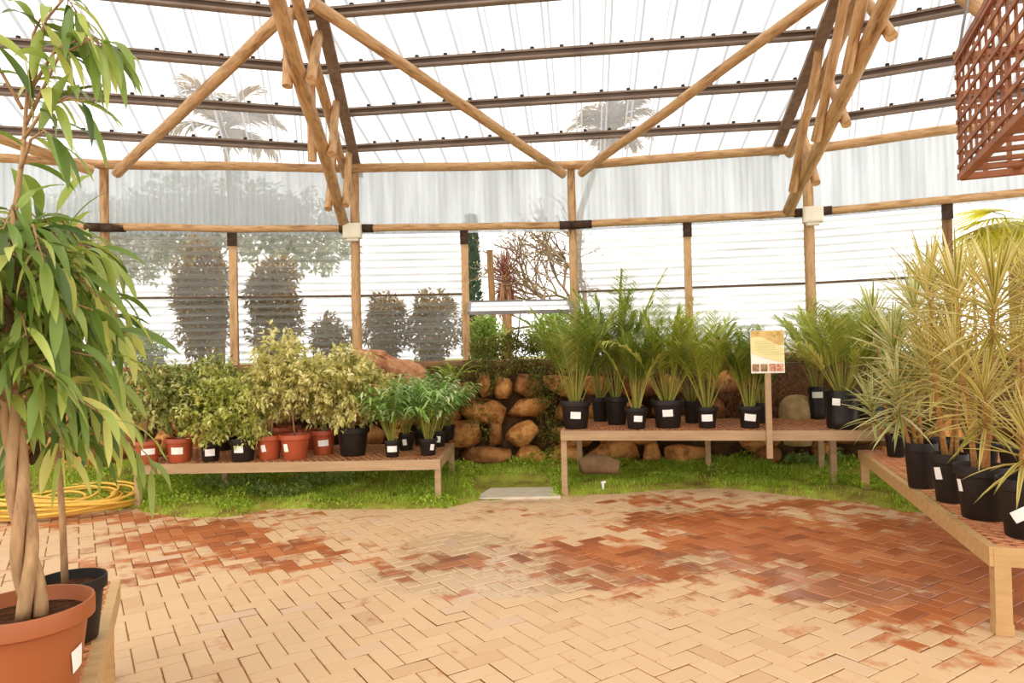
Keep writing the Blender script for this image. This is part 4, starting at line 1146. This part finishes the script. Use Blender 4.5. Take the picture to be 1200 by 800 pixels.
# ------------------------------------------------------------------ plants on and beyond the stone wall
def leafcloud(B, c, rx, ry, rz, n, leaf, rr, t0=.5, bias=0):
    for k in range(n):
        u = rdir(rr); q = rr.random() ** .4
        p = V(c) + V((u.x * rx * q, u.y * ry * q, u.z * rz * q)); p += V((noise.noise(p * 3), noise.noise(p * 3 + V((4, 0, 0))), noise.noise(p * 3 + V((0, 4, 0))))) * rx * .4
        tt = t0 + rr.gauss(0, .2)
        if c[2] > .3: p.z = max(p.z, .16)
        B.leaf2(p, (u * .5 + rdir(rr) + V((0, 0, bias))).normalized(), up, leaf * rr.uniform(.6, 1.3), leaf * .45 * rr.uniform(.7, 1.2), tt, tt + .1)
rr = random.Random(90)
B = MB()
for (px, py, rx, rz, n) in ((580, 405, .35, .16, 1200), (625, 400, .4, .18, 1400), (660, 405, .3, .2, 900), (560, 440, .25, .3, 700), (640, 450, .25, .3, 800), (600, 425, .4, .14, 800), (520, 440, .25, .15, 500), (565, 490, .2, .25, 350), (645, 500, .15, .3, 350)):
    c = at_y(px, py, 8.75); leafcloud(B, c, rx, .14, rz, n, .05, rr)
tag(B.build('creeping_vine', 'vine'), 'creeping green vine spilling over the stone wall below the open window', 'vine', None, 'stuff')
c = at_y(531, 448, 8.55); t = thing('fern', 'yellow-green fern growing from the stone wall right of the red boulder', 'fern', c)
Bl, Bs = MB(), MB()
for k in range(9):
    a_ = k * 2.4; frond(Bl, Bs, V((0, 0, 0)), V((math.cos(a_) * .8, math.sin(a_) * .5 - .2, .8)), rr.uniform(.3, .45), 1.3, rr, 16, .09, .02, .5, .15, .3, .003)
Bl.build('fronds', 'fern', t); Bs.build('stalks', 'stalk', t)
# dry brush behind the high bench
B = MB()
for k in range(1500):
    px = rr.uniform(830, 960); c = at_y(px, rr.uniform(440, 500), rr.uniform(8.15, 8.35))
    d = (rdir(rr) + V((0, 0, .3))).normalized(); B.leafstrip(c, d, up if abs(d.z) < .9 else V((1, 0, 0)), rr.uniform(.1, .25), .008, .6, 2, rr.gauss(.5, .2))
tag(B.build('dry_brush', 'dry'), 'tangle of dry brown brush behind the sign post', 'brush', None, 'stuff')
# leafy weeds at ground level
wl = [(905, 545, 'under the right part of the high bench'), (865, 535, 'behind the middle of the high bench'), (800, 538, 'below the middle palms of the high bench'), (652, 538, 'at the foot of the stone wall beside the path'), (380, 575, 'under the right half of the low bench'), (330, 585, 'before the low bench at the paving edge'), (955, 555, 'left of the slanting bench far leg'), (270, 580, 'under the left half of the low bench')]
for (px, py, w_) in wl:
    c = G(px, py); c.z = bedz(c.x, max(.01, (c.y - edgeY(c.x)) / (wallY(c.x) - .25 - edgeY(c.x)))) * (.12 if onpath(c) else 1) + .02
    t = thing('weed_clump', 'clump of low leafy weeds %s' % w_, 'weed', c, 0, 'weed clumps in the grass')
    B = MB(); leafcloud(B, V((0, 0, .07)), .42, .25, .1, 650, .045, rr, .5, .3); B.build('foliage', 'weed', t)
    B = MB()
    for k in range(12):
        a_ = rr.random() * 6.3; B.tube([V((math.cos(a_) * .08, math.sin(a_) * .06, -.005)), V((math.cos(a_) * .25, math.sin(a_) * .15, .1))], .003, 4)
    B.build('stems', 'stalk', t)
# more hedge-like dark cover near the middle wall foot
# outside ground
B = MB(); B.quad((-30, 9.3, 1.3), (30, 9.3, 1.3), (30, 60, 1.3), (-30, 60, 1.3))
# keep it behind the curved wall
B = MB(); xs = [lerp(-7.9, 6.2, k / 40) for k in range(41)]
pv = None
for x in xs:
    q = (B.vert((x, wallY(x) + .33, 1.32)), B.vert((x * 3.5, 45, 1.32)))
    if pv: B.face(pv[0], q[0], q[1], pv[1])
    pv = q
o = B.build('ground', 'outside'); o['kind'] = 'structure'

def shrub(label, px, py_top, py_bot, Y, halfpx, n, leaf, mat, seed, name='shrub', group='shrubs outside the windows'):
    rr = random.Random(seed); tp_ = at_y(px, py_top, Y); bt = at_y(px, py_bot, Y); bt.z = 1.32; k = Y / F
    t = thing(name, label, 'shrub', bt, 0, group); H = tp_.z - 1.32
    B = MB(); leafcloud(B, V((0, 0, H * .52)), halfpx * k * .85, halfpx * k * .7, H * .46, n, leaf, rr); B.build('foliage', mat, t)
    B = MB(); B.tube([V((0, 0, .002)), V((.03, 0, H * .3)), V((-.02, 0, H * .6))], [.04, .03, .015], 7); B.build('trunk', 'twig', t)
shrub('tall dark shrub seen through the corrugated window left of the short squared post', 236, 276, 425, 10.2, 36, 4200, .12, 'outleaf', 101)
shrub('tall dark shrub seen through the corrugated window right of the short squared post', 322, 300, 425, 10.2, 36, 3600, .12, 'outleaf', 102)
shrub('small shrub at the window foot left of the boulder post', 388, 368, 425, 10.4, 28, 1200, .11, 'outleaf', 103)
shrub('round shrub seen through the window above the red boulder', 452, 340, 425, 10.6, 30, 2200, .11, 'outleaf', 104)
shrub('shrub seen through the window left of the open window post', 508, 338, 425, 10.6, 36, 2600, .11, 'outleaf', 105)
shrub('lime green shrub low in the open window', 570, 368, 420, 10.6, 26, 1500, .09, 'outlime', 106)
shrub('lime green shrub behind the palms in the open window corner', 652, 360, 420, 11.2, 34, 2200, .09, 'outlime', 107)
shrub('leafy shrub at the left end of the windows behind the fig', 170, 385, 425, 10.4, 30, 900, .1, 'outlime', 108)
rr = random.Random(170); c = at_y(255, 330, 17.0); t = thing('broad_tree', 'large pale broad tree far behind the left windows, greying their upper half', 'tree', V((c.x, c.y, 1.32)))
B = MB()
for (px, py, q) in ((150, 285, 1.3), (215, 255, 1.3), (290, 255, 1.3), (360, 275, 1.2), (90, 270, 1.2)):
    o_ = at_y(px, py, 17.0) - V(t.location); leafcloud(B, V((o_.x, 0, o_.z)), q, q * .8, q * .75, 2200, .22, rr)
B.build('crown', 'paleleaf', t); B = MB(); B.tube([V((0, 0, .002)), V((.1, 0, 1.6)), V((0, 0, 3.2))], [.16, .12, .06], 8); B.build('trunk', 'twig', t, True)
# cordyline outside
c = at_y(592, 322, 14.0); t = thing('cordyline_tree', 'red-leaved cordyline tree seen through the open window', 'tree', V((c.x, c.y, 1.32)))
rr = random.Random(120); zc0 = c.z - 1.32 + .1
B = MB(); rosette(B, V((0, 0, zc0)), up, rr, 90, .62, .05, .5, .5); B.build('leaves', 'cordy', t, True)
B = MB()
for k in range(120):
    a_ = rr.random() * 6.3; z = rr.uniform(zc0 - .55, zc0 - .05); d = V((math.cos(a_) * .35, math.sin(a_) * .35, -1)); B.leafstrip(V((math.cos(a_) * .06, math.sin(a_) * .06, z)), d, V((math.cos(a_), math.sin(a_), 0)), rr.uniform(.35, .6), .05, .2, 3, rr.gauss(.5, .2))
B.build('leaf_skirt', 'deadleaf', t, True)
B = MB(); B.tube([V((0, 0, .002)), V((.02, 0, zc0 * .5)), V((0, 0, zc0))], [.12, .1, .08], 9); B.build('trunk', 'bark', t, True)
o = pole('fence_post', V((at_y(577, 350, 13.2).x, 13.2, 1.322)), at_y(574, 293, 13.2), .07, .06, 'darkpole'); tag(o, 'weathered wooden post standing outside beside the red cordyline', 'post')
# bare tree
rr = random.Random(131)
c = at_y(690, 370, 14.5); t = thing('bare_tree', 'leafless grey-brown tree branching across the open window', 'tree', V((c.x, c.y, 1.32)))
B = MB(); Lv = MB()
def branch(p, d, L_, r, lv):
    pts = [p]; dd = V(d).normalized()
    for k in range(4):
        dd = (dd + rdir(rr) * .22 + V((-.04, 0, .02))).normalized(); pts.append(pts[-1] + dd * L_ / 4)
    B.tube(pts, [lerp(r, r * .6, k / 4) for k in range(5)], 5 if lv else 8, cap=False)
    if lv >= 6:
        for q in range(2): Lv.leaf2(pts[-1], rdir(rr), up, .06, .03, rr.random())
        return
    for k in range(3 if lv < 5 else 2):
        nd = (dd + rdir(rr) * .75 + V((0, 0, .05))).normalized(); branch(pts[-1] if k else pts[2], nd, L_ * rr.uniform(.66, .84), max(.006, r * .68), lv + 1)
B.tube([V((0, 0, .002)), V((0.0, 0, .35)), V((-.03, 0, .7))], [.12, .1, .08], 9)
branch(V((-.03, 0, .65)), V((-.65, 0, .6)), 1.0, .055, 1); branch(V((-.03, 0, .7)), V((-.1, 0, 1)), 1.0, .055, 1); branch(V((-.03, 0, .6)), V((-.8, .1, .25)), .9, .045, 1); branch(V((-.03, 0, .7)), V((-.4, .2, .9)), 1.0, .05, 1)
B.build('branches', 'twig', t, True); Lv.build('sparse_leaves', 'outleaf', t)
# conifer
rr = random.Random(140); c = at_y(553, 310, 17); t = thing('conifer', 'dark narrow conifer just right of the left open window post', 'tree', V((c.x, 17, 1.32)))
B = MB()
for k in range(3500):
    z = rr.uniform(.1, 3.6); rad = .30 * (1 - z / 5.5); a_ = rr.random() * 6.3; p = V((math.cos(a_) * rad * rr.random() ** .4, math.sin(a_) * rad, z)); B.leaf2(p, V((math.cos(a_), math.sin(a_), 1.2)), up, .14, .05, rr.random())
B.build('foliage', 'conifer', t); B = MB(); B.tube([V((0, 0, .002)), V((0, 0, 3.2))], [.08, .02], 6); B.build('trunk', 'twig', t)
# tall palms outside, shadows on the roof sheet
def outpalm(label, px, py, Y, L_, n, seed, basepx, mat='outleaf'):
    rr = random.Random(seed); c = at_y(px, py, Y); t = thing('palm_tree', label, 'tree', V((c.x, c.y, 1.32)), 0, 'tall palms outside the hall')
    Bl, Bs = MB(), MB(); h = c.z - 1.32
    for k in range(n):
        a_ = k * 2.4; el = rr.uniform(.1, 1.1); frond(Bl, Bs, V((0, 0, h)), V((math.cos(a_) * math.cos(el), math.sin(a_) * math.cos(el), math.sin(el))), L_ * rr.uniform(.8, 1.1), 1.3, rr, 20, L_ * .42, .05, .45, .12, .6, .02)
    Bl.build('fronds', mat, t, True); Bs.build('stalks', 'stalk', t, True)
    bx = at_y(basepx, 300, Y).x - c.x; B = MB(); B.tube([V((bx, 0, .002)), V((bx, 0, h * .35)), V((bx * .85, 0, h * .65)), V((bx * .4, 0, h * .88)), V((0, 0, h))], [.09, .08, .07, .06, .06], 9); B.build('trunk', 'twig', t, True)
outpalm('tall palm outside whose crown greys the roof above the open window post', 718, 156, 14.5, .95, 22, 151, 674)
outpalm('tall palm outside whose crown greys the roof left of the left truss', 262, 152, 14.5, 1.3, 22, 152, 274)
# yellow fan palm at the right opening
rr = random.Random(160); c = at_y(1190, 256, 8.9); t = thing('fan_palm', 'yellow-green fan palm outside the open bay at the right edge', 'palm', V((c.x, c.y, 1.32)))
B = MB(); Bs = MB(); h = c.z - 1.32
for k in range(12):
    a_ = PI + rr.uniform(-2.2, 2.2); el = rr.uniform(-.7, .25); hub = V((0, 0, h)) + V((math.cos(a_) * math.cos(el), math.sin(a_) * .5 * math.cos(el), math.sin(el))) * rr.uniform(.25, .5)
    Bs.tube([V((0, 0, h - .25)), lerp(V((0, 0, h)), hub, .5), hub], .009, 5)
    ax_ = (hub - V((0, 0, h))).normalized(); sd = ax_.cross(up).normalized(); nn = sd.cross(ax_)
    for q in range(26):
        f = lerp(-1.6, 1.6, q / 25); d = ax_ * math.cos(f) + sd * math.sin(f); B.leafstrip(hub, d, nn, rr.uniform(.5, .7), .034, .5, 3, rr.gauss(.5, .18))
B.build('fans', 'yfan', t, True); Bs.build('stalks', 'stalk', t, True)
B = MB(); B.tube([V((0, 0, .002)), V((0, 0, h - .1))], [.12, .09], 9); B.build('trunk', 'bark', t, True)

# ------------------------------------------------------------------ light
w = bpy.data.worlds.new('overcast_sky'); SC.world = w; w.use_nodes = True
bg = w.node_tree.nodes['Background']; bg.inputs[0].default_value = (1, .965, .91, 1); bg.inputs[1].default_value = 2.1
sun = bpy.data.lights.new('hazy_sun', 'SUN'); sun.energy = 1.6; sun.angle = math.radians(25); sun.color = (1, .93, .82)
so = bpy.data.objects.new('hazy_sun', sun); COL.objects.link(so); so.rotation_euler = (math.radians(38), math.radians(-12), 0)

SC.view_settings.view_transform = 'Standard'; SC.view_settings.look = 'None'
SC.view_settings.exposure = 0.12; SC.view_settings.gamma = 1.0; SC.view_settings.use_curve_mapping = False
SC.cycles.max_bounces = 10; SC.cycles.transparent_max_bounces = 24
SC.cycles.diffuse_bounces = 4; SC.cycles.glossy_bounces = 3; SC.cycles.transmission_bounces = 6
SC.cycles.use_denoising = True
SC.cycles.caustics_reflective = False; SC.cycles.caustics_refractive = False
SC.cycles.sample_clamp_indirect = 8
